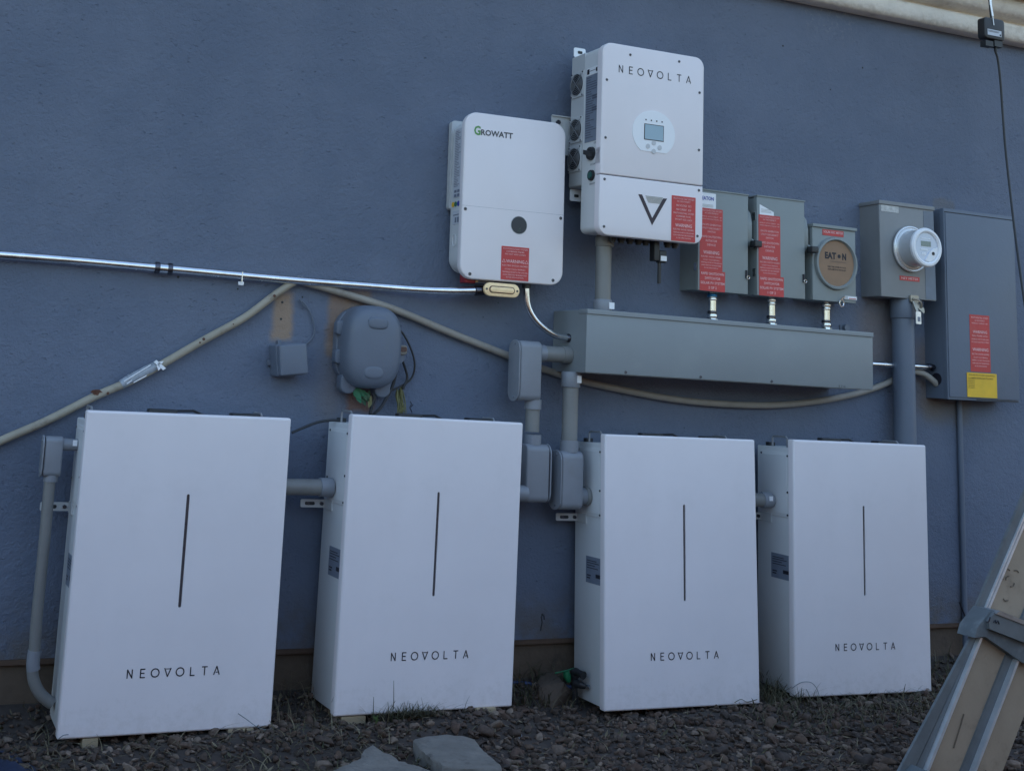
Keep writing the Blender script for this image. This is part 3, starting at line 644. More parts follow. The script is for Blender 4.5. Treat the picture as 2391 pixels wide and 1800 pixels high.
for k in range(3): ln.box(q[0].x + .006, q[2].x - .012, -.0013, -.0010, q[2].z + .010 + k*.005, q[2].z + .0112 + k*.005)
ln.build('fine_print', LINEG, lb2)

# ================================================================ solar meter socket
ms = thing('meter_socket', 'small grey meter socket closed by a round brown cardboard disc', 'meter socket', (2.66368, -.11, 1.40365), (.00072, .00032, 0))
mw, mh = .20837, .28721
MB().prism(rr(.002, mw - .002, .002, mh - .006, .002, 1), .012, .1085).build('enclosure', EATG, ms)
MB().prism(rr(0, mw, 0, mh - .010, .003, 2), 0, .014, .002).build('cover', EATG, ms)
MB().box(-.002, mw + .003, -.006, .05, mh - .010, mh + .002, .001).build('top_flange', EATG, ms)
cs = px(ms, 4.624, (1560, 420), [(1575, 905), (1795, 620), (1795, 1190), (1780, 905)]); cx, cz, cr_ = .1075, (cs[1].z + cs[2].z)/2, (cs[1].z - cs[2].z)/2
ring = [(cr_ - .001, 0.002), (cr_, -.006), (cr_ - .003, -.013), (cr_ - .010, -.014), (cr_ - .014, -.008), (cr_ - .014, .001)]
rg = MB(); n = 40
V = [(cx + r_*math.cos(2*PI*k/n), y_, cz + r_*math.sin(2*PI*k/n)) for r_, y_ in ring for k in range(n)]
rg.add(V, [(j*n+k, j*n+(k+1) % n, (j+1)*n+(k+1) % n, (j+1)*n+k) for j in range(len(ring)-1) for k in range(n)])
rg.build('socket_ring', EATG, ms)
dc = MB().cyl((cx, -.0045, cz), (cx, .001, cz), cr_ - .012, 40).build('cardboard_disc', KRAFT, ms)
tx = MB(); put_text(tx, 'EAT', cx - .026, cz + .028, .054, .026, -.0052, bold=.05); put_text(tx, 'N', cx + .040, cz + .028, .019, .026, -.0052, bold=.05); tx.cyl((cx + .0155, -.0050, cz + .028), (cx + .0155, -.0053, cz + .028), .0075, 14)
tx.build('brand_lettering', INK, dc, normals=False); tx = MB()
put_text(tx, 'KEEP THIS COVER IN PLACE', cx + .004, cz - .014, .088, .0055, -.0052, bold=.02); put_text(tx, 'UNTIL METER IS INSTALLED', cx + .004, cz - .024, .088, .0055, -.0052, bold=.02)
tx.build('notice_lettering', INK, dc, normals=False)
tx = MB(); put_text(tx, 'Powering Business Worldwide', cx + .012, cz + .006, .076, .0075, -.0052); tx.build('slogan', mat('faded_print', (.16, .12, .10), .6), dc, normals=False)
q = px(ms, 4.624, (1560, 420), [(1665, 515), (1893, 622)])
sticker(ms, q[0].x, q[1].x, q[1].z, q[0].z - .006, 0, [('SOLAR REC METER', .40, .40, .92, .01)], name='meter_sticker')
hp = MB().box(mw - .060, mw + .001, -.004, -.0005, .012, .026).build('hasp', OFFW, ms); MB().box(mw - .044, mw - .002, -.0048, -.0038, .0145, .0235).build('seal_tag', WHITE3, hp)
MB().box(mw - .040, mw - .005, -.0054, -.0046, .0155, .0180).build('red_stripe', RED, hp)
MB().obox((mw - .060, -.006, .022), (mw - .085, -.008, .006), (0, .001, 0), (.002, 0, .003)).tube([(mw - .078 + .010*math.cos(k*PI/8), -.008, -.004 + .013*math.sin(k*PI/8)) for k in range(17)], .0022, 6).build('wire_seal', ZINC, hp)

# ================================================================ utility meter
PADM = mat('tarnished_padlock', (.36, .34, .30), .4, metal=.7, var=.2, vscale=60)
um = thing('utility_meter_box', 'grey painted meter box with a round glass-faced utility meter above the thick service pipe', 'meter box', (3.00032, -.10775, 1.44106), (-.01181, -.00081, .00413))
uw, uh = .28201, .3757
MB().prism(rr(.002, uw - .002, .002, uh - .012, .002, 1), .004, .106).build('enclosure', METG, um)
MB().prism(rr(0, uw, 0, uh - .014, .003, 2), 0, .010, .002).build('front_cover', METG, um)
MB().box(-.003, uw + .003, -.004, .106, uh - .014, uh + .001, .001).build('top_cap', METG, um)
MB().box(uw - .055, uw - .002, -.0012, .0004, .004, uh - .02).build('paint_streak', mat('slate_overspray', (.16, .19, .235), .55, var=.12, vscale=14), um)
q = px(um, 2.6619, (1560, 420), [(1320, 145), (1432, 208)])
lb = MB().prism(rr(q[0].x + .002, q[1].x, q[1].z, q[0].z - .006, .002, 2), -.0010, .0006).build('worn_label', mat('scuffed_foil', (.48, .48, .47), .5, var=.3, vscale=60), um)
c0 = loc(um, 1560 + 1497/2.6619, 420 + 433/2.6619); mx_, mz_ = c0.x, c0.z
mt = MB().cyl((mx_, 0, mz_), (mx_, -.018, mz_), .086, 48, .083, bev=.004).build('meter', mat('meter_ring_metal', (.62, .62, .62), .3, metal=.5), um)
MB().tube([(mx_ + .086*math.cos(k*PI/24), -.012, mz_ + .086*math.sin(k*PI/24)) for k in range(49)], .005, 8, caps=False).build('locking_ring', mat('bright_ring', (.75, .76, .77), .25, metal=.4), mt)
MB().cyl((mx_, -.016, mz_), (mx_, -.080, mz_), .073, 48, .070).build('meter_can', mat('clear_grey_can', (.46, .47, .49), .22, var=.06, vscale=20, coat=.6), mt)
rgp = [(.069, -.070), (.075, -.076), (.0765, -.086), (.072, -.092), (.064, -.093), (.058, -.089), (.057, -.084)]
rg = MB(); V = [(mx_ + r_*math.cos(2*PI*k/n), y_, mz_ + r_*math.sin(2*PI*k/n)) for r_, y_ in rgp for k in range(n)]
rg.add(V, [(j*n+k, j*n+(k+1) % n, (j+1)*n+(k+1) % n, (j+1)*n+k) for j in range(len(rgp)-1) for k in range(n)]); rg.build('face_rim', WHITE3, mt)
fc = MB().cyl((mx_, -.082, mz_), (mx_, -.086, mz_), .0585, 40).build('meter_face', GLASS, mt)
MB().box(mx_ - .028, mx_ + .022, -.0872, -.085, mz_ + .004, mz_ + .024).build('readout', mat('grey_readout', (.22, .27, .25), .3), fc)
pf = MB().poly([(mx_ - .012, mz_ - .052), (mx_ + .012, mz_ - .018), (mx_ + .032, mz_ - .004), (mx_ + .054, mz_ + .004), (mx_ + .054, mz_ - .018), (mx_ + .036, mz_ - .044), (mx_ + .012, mz_ - .056)], -.0890, -.085).build('lower_plate', WHITE3, mt)
MB().cyl((mx_ + .030, -.0890, mz_ - .022), (mx_ + .030, -.0910, mz_ - .022), .0065, 12).build('port_plug', INK, pf)
tx = MB(); FPM = mat('pale_face_print', (.75, .78, .82), .4)
for x0, x1, z0, z1 in ((-.026, .020, .032, .036), (-.030, .006, -.012, -.006), (-.026, -.006, -.030, -.020)): MB().box(mx_ + x0, mx_ + x1, -.0869, -.0861, mz_ + z0, mz_ + z1).build('face_mark', FPM, fc)
q = px(um, 2.6619, (1560, 420), [(1438, 590), (1562, 640)])
sticker(um, q[0].x, q[1].x, q[1].z + .003, q[0].z - .003, 0, [('NET METER', .5, .45, .86, .01)], name='meter_sticker')
q = px(um, 2.6619, (1560, 420), [(1522, 740)])[0]
hs = MB().prism(rr(q.x - .022, q.x + .020, -.014, .014, .006, 3), -.010, -.002).build('hasp', PADM, um)
MB().obox((q.x - .012, -.012, -.010), (q.x - .002, -.020, -.050), (.006, 0, .001), (0, .003, 0)).obox((q.x - .004, -.018, -.020), (q.x + .032, -.022, -.045), (0, .001, .008), (.002, 0, .002)).tube([(q.x - .010, -.014, .0), (q.x + .012, -.026, -.012), (q.x + .020, -.022, -.034)], .004, 6, sub=3).build('padlock_arm', PADM, hs)
MB().prism(rr(q.x - .012, q.x + .014, -.098, -.050, .003, 2), -.024, -.021).build('seal_tag', ALUW, hs)
MB().box(q.x - .004, q.x + .009, -.0250, -.0238, -.088, -.070).build('tag_print', LABELG, hs)

# ================================================================ electrical panel
ep = thing('electrical_panel', 'tall slate-painted electrical panel with red and yellow stickers, rightmost box on the wall', 'electrical panel', (3.32844, -.10889, 1.06115), (0, 0, 0))
ew, eh = .385, .757
MB().prism(rr(.001, ew - .001, .001, eh - .002, .002, 1), .016, .1088).build('enclosure', BLUEM, ep)
MB().prism(rr(0, ew, 0, eh, .003, 2), 0, .020, .002).build('frame', BLUEM, ep)
dr = MB().prism(rr(.006, ew - .012, .010, eh - .018, .002, 2), -.004, .002, .0012).build('door', BLUEM, ep)
MB().box(.004, ew - .010, -.0018, .001, eh - .017, eh - .0135).box(ew - .012, ew - .009, -.0018, .001, eh - .05, eh - .0135).build('door_gap', SEAM, ep)
MB().box(.150, ew - .010, -.0018, .001, .0035, .0068).build('bottom_gap', SEAM, ep)
q = px(ep, 2.6619, (1560, 420), [(1866, 832), (1988, 850), (1876, 1190), (2000, 1198), (1848, 1192), (2035, 1210), (1855, 1345), (2037, 1360)])
zt, zb = (q[0].z + q[1].z)/2, (q[2].z + q[3].z)/2
sticker(ep, (q[0].x + q[2].x)/2, (q[1].x + q[3].x)/2 , zb, zt, -.004, [('PHOTOVOLTAIC SYSTEM', .05, .028, .85, 0), ('AC DISCONNECT', .10, .025, .5, 0), ('RATED AC CURRENT  40A', .15, .022, .8, 0), ('WARNING', .30, .05, .72, .01),
    ('DUAL POWER SUPPLY', .37, .026, .8, 0), ('SOURCES UTILITY GRID AND', .43, .022, .86, 0), ('PV SOLAR ELECTRIC SYSTEM', .48, .022, .86, 0), ('WARNING', .61, .055, .80, .01), ('ELECTRIC SHOCK HAZARD', .69, .028, .86, 0),
    ('DO NOT TOUCH TERMINALS', .75, .022, .7, 0), ('TERMINALS ON BOTH THE LINE AND', .80, .022, .88, 0), ('LOAD SIDES MAY BE ENERGIZED', .85, .022, .84, 0), ('IN THE OPEN POSITION', .90, .022, .6, 0)])
ys_ = sticker(ep, (q[4].x + q[6].x)/2, (q[5].x + q[7].x)/2, (q[6].z + q[7].z)/2, (q[4].z + q[5].z)/2, -.0052, [('SOLAR PV SYSTEM EQUIPPED', .10, .070, .88, 0), ('WITH RAPID SHUTDOWN', .22, .070, .72, 0)], YEL, YELT, 'rapid_shutdown_sticker')
tx = MB(); X0 = (q[4].x + q[6].x)/2; Z0 = (q[4].z + q[5].z)/2
for k, s__ in enumerate(('TURN RAPID SHUTDOWN', 'SWITCH TO THE', 'OFF POSITION TO', 'SHUT DOWN PV SYSTEM', 'AND REDUCE', 'SHOCK HAZARD', 'IN ARRAY')): put_text(tx, s__, X0 + .022, Z0 - .022 - k*.0062, .032 if k % 2 else .036, .0036, -.0072)
tx.build('instructions', YELT, ys_, normals=False)
h_ = loc(ep, 2187, 885, 0, 0); hc = loc(ep, 2187, 885, -.0, 0)
MB().cyl((-.0012, hc.y, hc.z), (.004, hc.y, hc.z), .024, 20).build('knockout', INK, ep)

# ================================================================ wiring trough
wt = thing('wiring_trough', 'long low grey metal wiring trough spanning below the switches and meter socket', 'wiring trough', (1.61651, -.21937, 1.08571), (.00429, .00554, .0014))
tw, th = 1.22604, .20904
MB().prism(rr(0, tw, 0, th, .002, 1), .004, .2188).build('trough_body', GUTG, wt)
MB().prism(rr(-.001, tw + .001, .002, th - .014, .002, 1), 0, .005, .001).build('front_cover', GUTG, wt)
MB().box(-.002, tw + .002, -.004, .05, th - .014, th + .002, .001).build('lid_lip', GUTG, wt)
for u, v in ((1461, 871), (1636, 881), (1802, 892)): q = loc(wt, u, v); screw(wt, q.x, max(q.z, .01), 0, .0055)
q = loc(wt, 1966, 902); tx = MB(); put_text(tx, 'E 7 G', q.x, q.z, .03, .007, -.0006); tx.build('stamped_mark', INK, wt, normals=False)

# ================================================================ conduits and pipes
def Pth(pts, d): return [at(p[0], p[1], p[2] if len(p) > 2 else d) for p in pts]
# long galvanised conduit
ec = thing('metal_conduit', 'long shiny galvanised conduit running from the left edge of the photo to the brass-faced fitting', 'conduit', at(0, 595, .03))
def rel(root, P): return [p - root.location for p in P]
zc_ = 1.335; P = [Vector((-6.9, -.03, 1.322)), Vector((-1.2, -.03, 1.322)), at(0, 595, .03), at(340, 623, .03), at(680, 654, .03), at(850, 667, .032), at(970, 676, .06), at(1050, 679, .095), at(1108, 678.5, .11)]
MB().tube(rel(ec, P), .0128, 16, sub=8).build('pipe', STEEL, ec)
a, b = at(361, 625, .03), at(402, 629, .03)
cpn = MB().cyl(*rel(ec, [a, b]), .0162, 20, bev=.002).build('coupling', ZINC, ec)
dx = (b - a).normalized()
for s0 in (0, .72):
    MB().cyl(*rel(ec, [a.lerp(b, s0), a.lerp(b, s0 + .28)]), .0182, 20, bev=.002).build('compression_nut', ZINCD, cpn)
cl_ = at(563, 646, .03)
MB().box(-.0015, .0015, -.0145, .016, -.018, .0138).build('conduit_strap', STEEL, ec).location = cl_ - ec.location
MB().box(-.009, .009, -.006, -.002, -.028, -.016, .002).build('strap_foot', WHITE3, ec).location = cl_ - ec.location
a = at(1108, 679, .11); b = at(1134, 679, .11)
MB().cyl(*rel(ec, [a, b]), .017, 18, bev=.002).build('connector', ZINCD, ec)
# brass-faced conduit body
p = at(1171, 677.5, .135)
cb = thing('conduit_fitting', 'small oval conduit fitting with bright brass cover just under the solar inverter', 'conduit fitting', p)
MB().prism(rr(-.060, .060, -.018, .018, .0179, 8), .004, .050, 0).build('fitting_body', ZINCD, cb)
cv = MB().prism(rr(-.066, .066, -.0225, .0225, .0224, 8), -.004, .005, .002).build('cover_plate', BRONZE, cb)
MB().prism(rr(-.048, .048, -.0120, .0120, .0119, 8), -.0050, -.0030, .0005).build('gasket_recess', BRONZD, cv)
MB().prism(rr(-.044, .044, -.0088, .0088, .0087, 8), -.0072, -.0045, .001).build('raised_panel', BRONZE, cv)
for x in (-.057, .057): MB().cyl((x, -.004, 0), (x, -.0055, 0), .0038, 10).build('screw', ZINCD, cv)
# curved conduit from solar inverter to trough
q = at(1230, 668, .10)
cc = thing('curved_conduit', 'short shiny metal conduit curving down from the solar inverter into the trough side', 'conduit', q)
MB().tube(rel(cc, Pth([(1229, 660), (1229.5, 690), (1233, 715), (1243, 737), (1259, 757), (1281, 774), (1302, 784.5), (1330, 790)], .105)), .0112, 14, sub=6).build('pipe', STEEL, cc)
MB().cyl(*rel(cc, Pth([(1229, 656), (1229, 674)], .105)), .0135, 16, bev=.002).build('connector', ZINCD, cc)
MB().cyl(*rel(cc, Pth([(1325, 789), (1340, 791)], .108)), .0145, 16, bev=.002).build('connector', ZINCD, cc)
MB().cyl(*rel(cc, Pth([(1336, 791), (1347, 791)], .110)), .0070, 10).build('set_screw', ALUW, cc)
# three risers into the boxes
RL = ['zinc conduit nipple with blue band under the hidden-left disconnect switch', 'plain zinc conduit nipple under the middle disconnect switch, second of the three', 'zinc conduit nipple under the cardboard-faced meter socket, nearest the service pipe']
for i, (u, v0, v1) in enumerate(((1663.5, 683, 760), (1801, 694, 772), (1929, 706, 786))):
    p0, p1 = at(u - .5, v0, .055), at(u, v1, .055); p1.x = p0.x; zl, zt_ = 1.296, p0.z + .006; hgt = zt_ - zl
    t = thing('conduit_nipple', RL[i], 'conduit nipple', (p0.x, -.055, zl), group='zinc conduit nipples between the boxes and the trough')
    MB().cyl((0, 0, 0), (0, 0, hgt), .0150, 20).build('pipe', ZINC, t)
    for z0, z1, r_, m_ in ((-.002, .012, .0200, ZINC), (.014, .028, .0185, ZINC), (.030, .040, .0168, ZINCD), (hgt - .036, hgt - .026, .0172, ZINC), (hgt - .024, hgt - .010, .0188, BLUEZ if i == 0 else ZINC)):
        MB().cyl((0, 0, z0), (0, 0, z1), r_, 8 if r_ > .0195 else 20, bev=.0015).build('compression_ring', m_, t)
kp = at(1983, 765, .03)
tag(MB().cyl((kp.x, 0, kp.z), (kp.x, -.02, kp.z), .013, 12).box(kp.x - .022, kp.x + .022, -.006, 0, kp.z - .010, kp.z + .010).build('pipe_clip', SLATEP), 'small slate-painted clip on the wall above the right end of the trough', 'clip')
# trough to panel conduit
q = at(2037, 850, .05)
tp = thing('short_conduit', 'short shiny conduit passing behind the service pipe into the electrical panel', 'conduit', q)
MB().tube(rel(tp, [at(2034, 850, .05), at(2168, 857, .05)]), .0105, 14).build('pipe', STEEL, tp)
MB().cyl(*rel(tp, [at(2164, 857, .05), at(2179, 858, .05)]), .014, 14, bev=.002).build('connector', ZINCD, tp)
# service pipe
q = at(2098, 700, .06)
sp_ = thing('service_pipe', 'thick slate-painted vertical service pipe dropping from the utility meter behind the rightmost cabinet', 'pipe', (q.x, -.062, .03))
xx = at(2110, 850, .062).x
ang = 0
MB().cyl((xx - q.x, 0, 0), (xx - q.x, 0, 1.40), .041, 32).build('pipe', BLUEM, sp_)
MB().cyl((xx - q.x, 0, 1.335), (xx - q.x, 0, 1.415), .0465, 32, bev=.003).build('hub', BLUEM, sp_)

# PVC conduit bodies
def lb_body(parent, x0, x1, z0, z1, yc, dy, cover, m=PVC):
    """rectangular conduit body with stadium cover on the -x or +x side"""
    f = rr(yc - dy, yc + dy, z0, z1, dy * .62, 6)
    s = cover
    a0, a1 = (x0 + .006, x1) if s < 0 else (x0, x1 - .006)
    b = MB().prism(f, a0, a1, .005, ax=SIDE, bev2=.005).build('conduit_body', m, parent)
    g0, g1 = (x0 + .0035, x0 + .0065) if s < 0 else (x1 - .0065, x1 - .0035)
    MB().prism(rr(yc - dy + .002, yc + dy - .002, z0 + .002, z1 - .002, dy * .9, 6), g0, g1, ax=SIDE).build('gasket', INK, b)
    c0, c1 = (x0 - .001, x0 + .0035) if s < 0 else (x1 - .0035, x1 + .001)
    cv = MB().prism(rr(yc - dy - .002, yc + dy + .002, z0 - .002, z1 + .002, dy * .95, 8), c0, c1, .001, ax=SIDE, bev2=.001).build('cover', m, b)
    for z_ in (z0 + .012, z1 - .012):
        xq = c0 - .0015 if s < 0 else c1 + .0015
        MB().cyl((xq, yc - dy*.2, z_), ((c0 + c1)/2, yc - dy*.2, z_), .0035, 10).build('screw', ZINC, cv)
    return b
def pvc_thing(name, label, P0): return thing(name, label, 'conduit', (P0.x, P0.y, P0.z))
# run A: cabinet one, left
A0 = at(118, 1120, .13); ta = pvc_thing('plastic_conduit', 'thin grey plastic conduit at far left with elbow bending behind the leftmost cabinet', A0)
ta.location = (0, 0, 0)
zt_, zb_ = at(120, 1018, .13).z, at(118, 1112, .13).z; xl, xr = at(97, 1060, .13).x, at(144, 1060, .13).x
lb_body(ta, xl, xr, zb_, zt_, -.13, .024, -1)
zn = at(160, 1038, .13).z
MB().cyl((xr - .004, -.13, zn), (xr + .026, -.13, zn), .0175, 20).build('hub', PVC, ta); MB().cyl((xr + .020, -.13, zn), (.012, -.13, zn), .0165, 20).build('male_adapter', PVC, ta)
MB().box(xr + .026, xr + .038, -.1495, -.1465, zn - .002, zn + .014).build('pipe_label', WHITE3, ta)
xc = (at(112, 1140, .13).x + at(118, 1120, .13).x)/2 + .002
MB().cyl((xc, -.13, zb_ + .006), (xc, -.13, zb_ - .014), .0200, 20).build('hub', PVC, ta)
pth = Pth([(116, 1124), (102, 1280), (86, 1440), (80, 1525), (76, 1572), (86, 1606), (103, 1628), (122, 1642)], .13)
MB().tube(pth, .0160, 18, sub=5).build('pipe', PVC2, ta)
MB().tube(Pth([(81, 1518), (79, 1530), (77, 1548), (78, 1564)], .13), .0185, 18, sub=3).build('elbow_socket', PVC, ta)
# run B: trough to second cabinet
tb = pvc_thing('plastic_conduit', 'grey plastic conduit with two conduit bodies from the trough end down to the second cabinet', A0); tb.location = (0, 0, 0)
yb = -.115; zt_, zb_ = at(1225, 796, .115).z, at(1225, 936, .115).z; xl, xr = at(1200, 860, .115).x, at(1253, 860, .115).x
lb_body(tb, xl, xr, zb_, zt_, yb, .036, -1)
zn = at(1290, 827, .115).z
MB().cyl((xr - .004, yb, zn), (xr + .026, yb, zn), .0290, 24).build('hub', PVC, tb); MB().cyl((xr + .02, yb, zn), (1.612, yb, zn), .0265, 24).build('pipe', PVC2, tb)
MB().cyl((1.585, yb, zn), (1.6155, yb, zn), .0285, 24).build('male_adapter', PVC2, tb)
xp = at(1243, 985, .115).x; zl0 = at(1243, 1022, .115).z
MB().cyl((xp, yb, zb_ + .006), (xp, yb, zb_ - .026), .0285, 24).build('hub', PVC, tb)
MB().cyl((xp, yb, zb_ - .02), (xp, yb, zl0 + .02), .0235, 24).build('pipe', PVC2, tb)
zt2, zb2 = at(1250, 1036, .115).z, at(1250, 1172, .115).z; xl2, xr2 = at(1218, 1100, .115).x, at(1274, 1100, .115).x
MB().cyl((xp + .003, yb, zt2 + .030), (xp + .003, yb, zt2 - .004), .0285, 24).build('hub', PVC, tb)
lb_body(tb, xl2, xr2, zb2, zt2, yb, .036, 1)
zn = at(1222, 1150, .115).z
MB().cyl((1.368, yb - .02, zn), (xl2 + .006, yb - .02, zn), .0265, 24).build('hub', PVC, tb)
# run C: trough to third cabinet
tc_ = pvc_thing('plastic_conduit', 'grey plastic conduit from the trough bottom to the third cabinet, its conduit body facing left', A0); tc_.location = (0, 0, 0)
yc_ = -.125; ztp = 1.0875; zl0 = at(1322, 1030, .125).z; xp = at(1331, 960, .125).x
MB().cyl((xp, yc_, ztp), (xp, yc_, ztp - .052), .0320, 24, bev=.002).build('coupling', PVC, tc_)
MB().box(xp + .006, xp + .022, yc_ - .0325, yc_ - .0300, ztp - .036, ztp - .012).build('pipe_label', WHITE3, tc_)
MB().cyl((xp, yc_, ztp - .04), (xp, yc_, zl0), .0265, 24).build('pipe', PVC2, tc_)
zt3, zb3 = at(1318, 1052, .125).z, at(1318, 1188, .125).z; xl3, xr3 = at(1296, 1110, .125).x, at(1349, 1110, .125).x
MB().cyl((xp, yc_, zt3 + .034), (xp, yc_, zt3 - .004), .0315, 24).build('hub', PVC, tc_)
lb_body(tc_, xl3, xr3, zb3, zt3, yc_, .038, -1)
zn = at(1365, 1158, .125).z
MB().cyl((xr3 - .004, yc_, zn), (xr3 + .030, yc_, zn), .0275, 24).build('hub', PVC, tc_)
MB().cyl((xr3 + .026, yc_, zn), (1.694, yc_, zn), .0315, 24, bev=.002).build('male_adapter', PVC2, tc_)
# horizontal links between cabinets
def link(label, u0, u1, v, d, r, xe, xs0):
    z = at((u0 + u1)/2, v, d).z
    t = thing('pipe_link', label, 'conduit', (xs0, -d, z), group='horizontal grey conduits linking cabinets')
    MB().cyl((0, 0, 0), (xe - xs0, 0, 0), r, 24).build('pipe', PVC2, t)
    MB().cyl((xe - xs0 - .042, 0, 0), (xe - xs0, 0, 0), r * 1.17, 24, bev=.002).build('male_adapter', PVC, t); return t
link('horizontal grey conduit joining the leftmost and second cabinets', 676, 770, 1137, .13, .0245, .7815, .590)
l2_ = link('short horizontal grey conduit joining the two right-hand cabinets', 1768, 1800, 1167, .13, .0235, 2.450, 2.275)
MB().box(.146, .160, -.0295, -.0265, .000, .016).build('pipe_label', WHITE3, l2_)
# pipe below the hybrid inverter
q = at(1412, 600, .17)
vi = thing('plastic_pipe', 'vertical grey plastic pipe dropping from the big inverter to the trough', 'pipe', (at(1409, 620, .15).x, -.15, 1.297))
MB().cyl((0, 0, 0), (0, 0, .262), .0270, 24).build('pipe', PVC2, vi)
MB().cyl((.003, 0, .222), (.003, 0, .256), .0320, 24, bev=.002).build('coupling', PVC2, vi); MB().cyl((0, 0, -.001), (0, 0, .040), .0310, 24, bev=.002).build('adapter', PVC, vi)
MB().box(.006, .026, -.0330, -.0290, .008, .030).build('pipe_label', WHITE3, vi)

# old beige conduits
o1 = thing('old_conduit', 'weathered beige cable conduit climbing steeply from lower left, with torn clear wrap', 'conduit', at(373, 853, .02))
z_ = 3.16; Pp = [(-1150, 1900, .03), (-620, 1440, .022), (-300, 1210, .022), (-60, 1062)] + [(x/z_, 540 + y/z_) for x, y in ((0, 1548), (340, 1400), (700, 1218), (950, 1110), (1180, 990), (1500, 805), (1800, 640), (2000, 490), (2120, 405))] + [(690, 657), (700, 653)]
MB().tube(rel(o1, Pth(Pp, .022)), .0125, 12, sub=4).build('pipe', BEIGE, o1)
wr = MB().tube(rel(o1, Pth([(283, 898), (305, 885), (330, 872), (352, 861), (366, 854)], .022)), [.0142, .0155, .0150, .0155, .0145], 12).build('torn_wrap', mat('clear_tape', (.33, .36, .40), .3, var=.3, vscale=50), o1)
fp = MB()
for a_, b_ in (((290, 890), (352, 852)), ((312, 893), (342, 877)), ((296, 896), (308, 888))):
    P = Pth([a_, b_], .038); fp.obox(*rel(o1, P), (0, 0, .0016), (0, .0008, 0))
fp.build('white_scraps', WHITE3, wr)
kn_ = at(375, 853, .035); kb = MB()
kb.obox(*rel(o1, Pth([(362, 843), (384, 862)], .040)), (.004, 0, .003), (0, .003, 0)); kb.obox(*rel(o1, Pth([(370, 848), (380, 846)], .040)), (.002, 0, .004), (0, .003, 0)); kb.obox(*rel(o1, Pth([(368, 852), (372, 863)], .040)), (.003, 0, .003), (0, .003, 0))
kb.build('white_tie', WHITE3, o1)
rs = MB()
for u, v, s_k in ((641, 691, .006), (476, 792, .006), (467, 800, .004), (222, 918, .007), (252, 918, .005), (545, 757, .003)):
    p = at(u, v, .0345) - o1.location; rs.cyl(p, p + Vector((0, .004, 0)), s_k * .8, 7)
rs.build('rust_blisters', mat('rust_brown', (.10, .045, .03), .9), o1)
lfm = MB()
for k in range(7):
    p = at(218 + k*2.2, 913 + (k % 3)*2.5, .035); d = Vector((rng.uniform(-1, 1), rng.uniform(-.4, .4), rng.uniform(-.4, .9))).normalized()*.012; e_ = Vector((d.z, .002, -d.x))*.4
    lfm.add([p - d, p + e_, p + d, p - e_], [(0, 1, 2, 3)])
tag(lfm.build('dead_leaves', DEADL, normals=False), 'small clump of dead brown leaves caught on the beige conduit', 'leaves')
o2 = thing('old_conduit', 'weathered grey-beige conduit falling right, sagging under the trough and ending in the electrical panel', 'conduit', at(1000, 755, .02))
s5 = 2.5136; s6 = 2.6619
Pp = [(702, 653, .026), (715, 660, .02)] + [(560 + x/s5, 640 + y/s5, .02) for x, y in ((600, 112), (900, 205), (1250, 350), (1590, 484), (1760, 550), (2000, 625), (2210, 672))]
Pp += [(1560 + x/s6, 420 + y/s6, .02) for x, y in ((0, 1358), (300, 1390), (650, 1400), (950, 1372), (1200, 1320), (1390, 1250))] + [(2105, 872, .02), (2133, 868, .03)] + [(1560 + x/s6, 420 + y/s6, d) for x, y, d in ((1590, 1207, .04), (1640, 1242, .05), (1668, 1270, .052))]
MB().tube(rel(o2, Pth(Pp, .02)), .0122, 12, sub=4).build('pipe', BEIGE2, o2)
# thin painted conduit below the panel with stray wire
gwp = [at(2241, 930, .012), at(2252, 1475, .012)]; xg = (gwp[0].x + gwp[1].x)/2
gw_ = thing('thin_conduit', 'thin slate-painted conduit running down the wall from the electrical panel to the ground', 'conduit', (xg, -.012, .03))
MB().cyl((0, 0, 0), (0, 0, 1.06), .0105, 14).build('pipe', BLUEM, gw_)
MB().tube([p - gw_.location for p in Pth([(2240, 1405), (2248, 1425), (2258, 1450), (2264, 1480), (2262, 1510)], .03)], .003, 6, sub=4).build('ground_wire', ZINCD, gw_)

# ================================================================ telecom boxes
tl = thing('telecom_enclosure', 'rounded slate-painted telecom enclosure with two lobed feet and a side latch', 'telecom box', at(856, 815, 0))
f0 = at(788, 880, .09); f1 = at(932, 735, .09)
def dome(cx, cz, hw, hh, y0, y1, n=48, e=2.9):
    mb = MB(); R = []
    for s_k, yk in ((1.0, 0), (1.0, .42), (.985, .60), (.95, .76), (.88, .88), (.76, .955), (.5, .99), (.02, 1.0)):
        ring_ = []
        for k in range(n):
            t = 2*PI*k/n; c, s_ = math.cos(t), math.sin(t)
            ring_.append((cx + hw*s_k*math.copysign(abs(c)**(2/e), c), y0 + (y1-y0)*yk, cz + hh*(s_k if s_k > .9 else s_k)*math.copysign(abs(s_)**(2/e), s_)))
        R.append(ring_)
    return mb.loft(R)
ox = tl.location.x; oz = tl.location.z
L_ = at(792, 800, .05).x - ox; R_ = at(930, 800, .07).x - ox; Tz = at(860, 713, .07).z - oz; Bz = at(850, 907, .07).z - oz
cxx, czz, hw, hh = (L_+R_)/2, (Tz+Bz)/2, (R_-L_)/2, (Tz-Bz)/2
dm = dome(cxx, czz, hw, hh, -.02, -.135).build('domed_cover', SLATEP, tl, angle=60)
dome(cxx, czz + hh*.56, hw*.36, hh*.15, -.120, -.139).build('embossed_pad', SLATEP, dm, angle=60)
dome(cxx - .006, czz - hh*.60, hw*.36, hh*.17, -.112, -.135).build('embossed_pad', SLATEP, dm, angle=60)
MB().prism(rr(L_ - .004, R_ - .004, Bz + .012, Tz - .008, .07, 8), -.034, 0, .004).build('back_plate', SLATEP, tl)
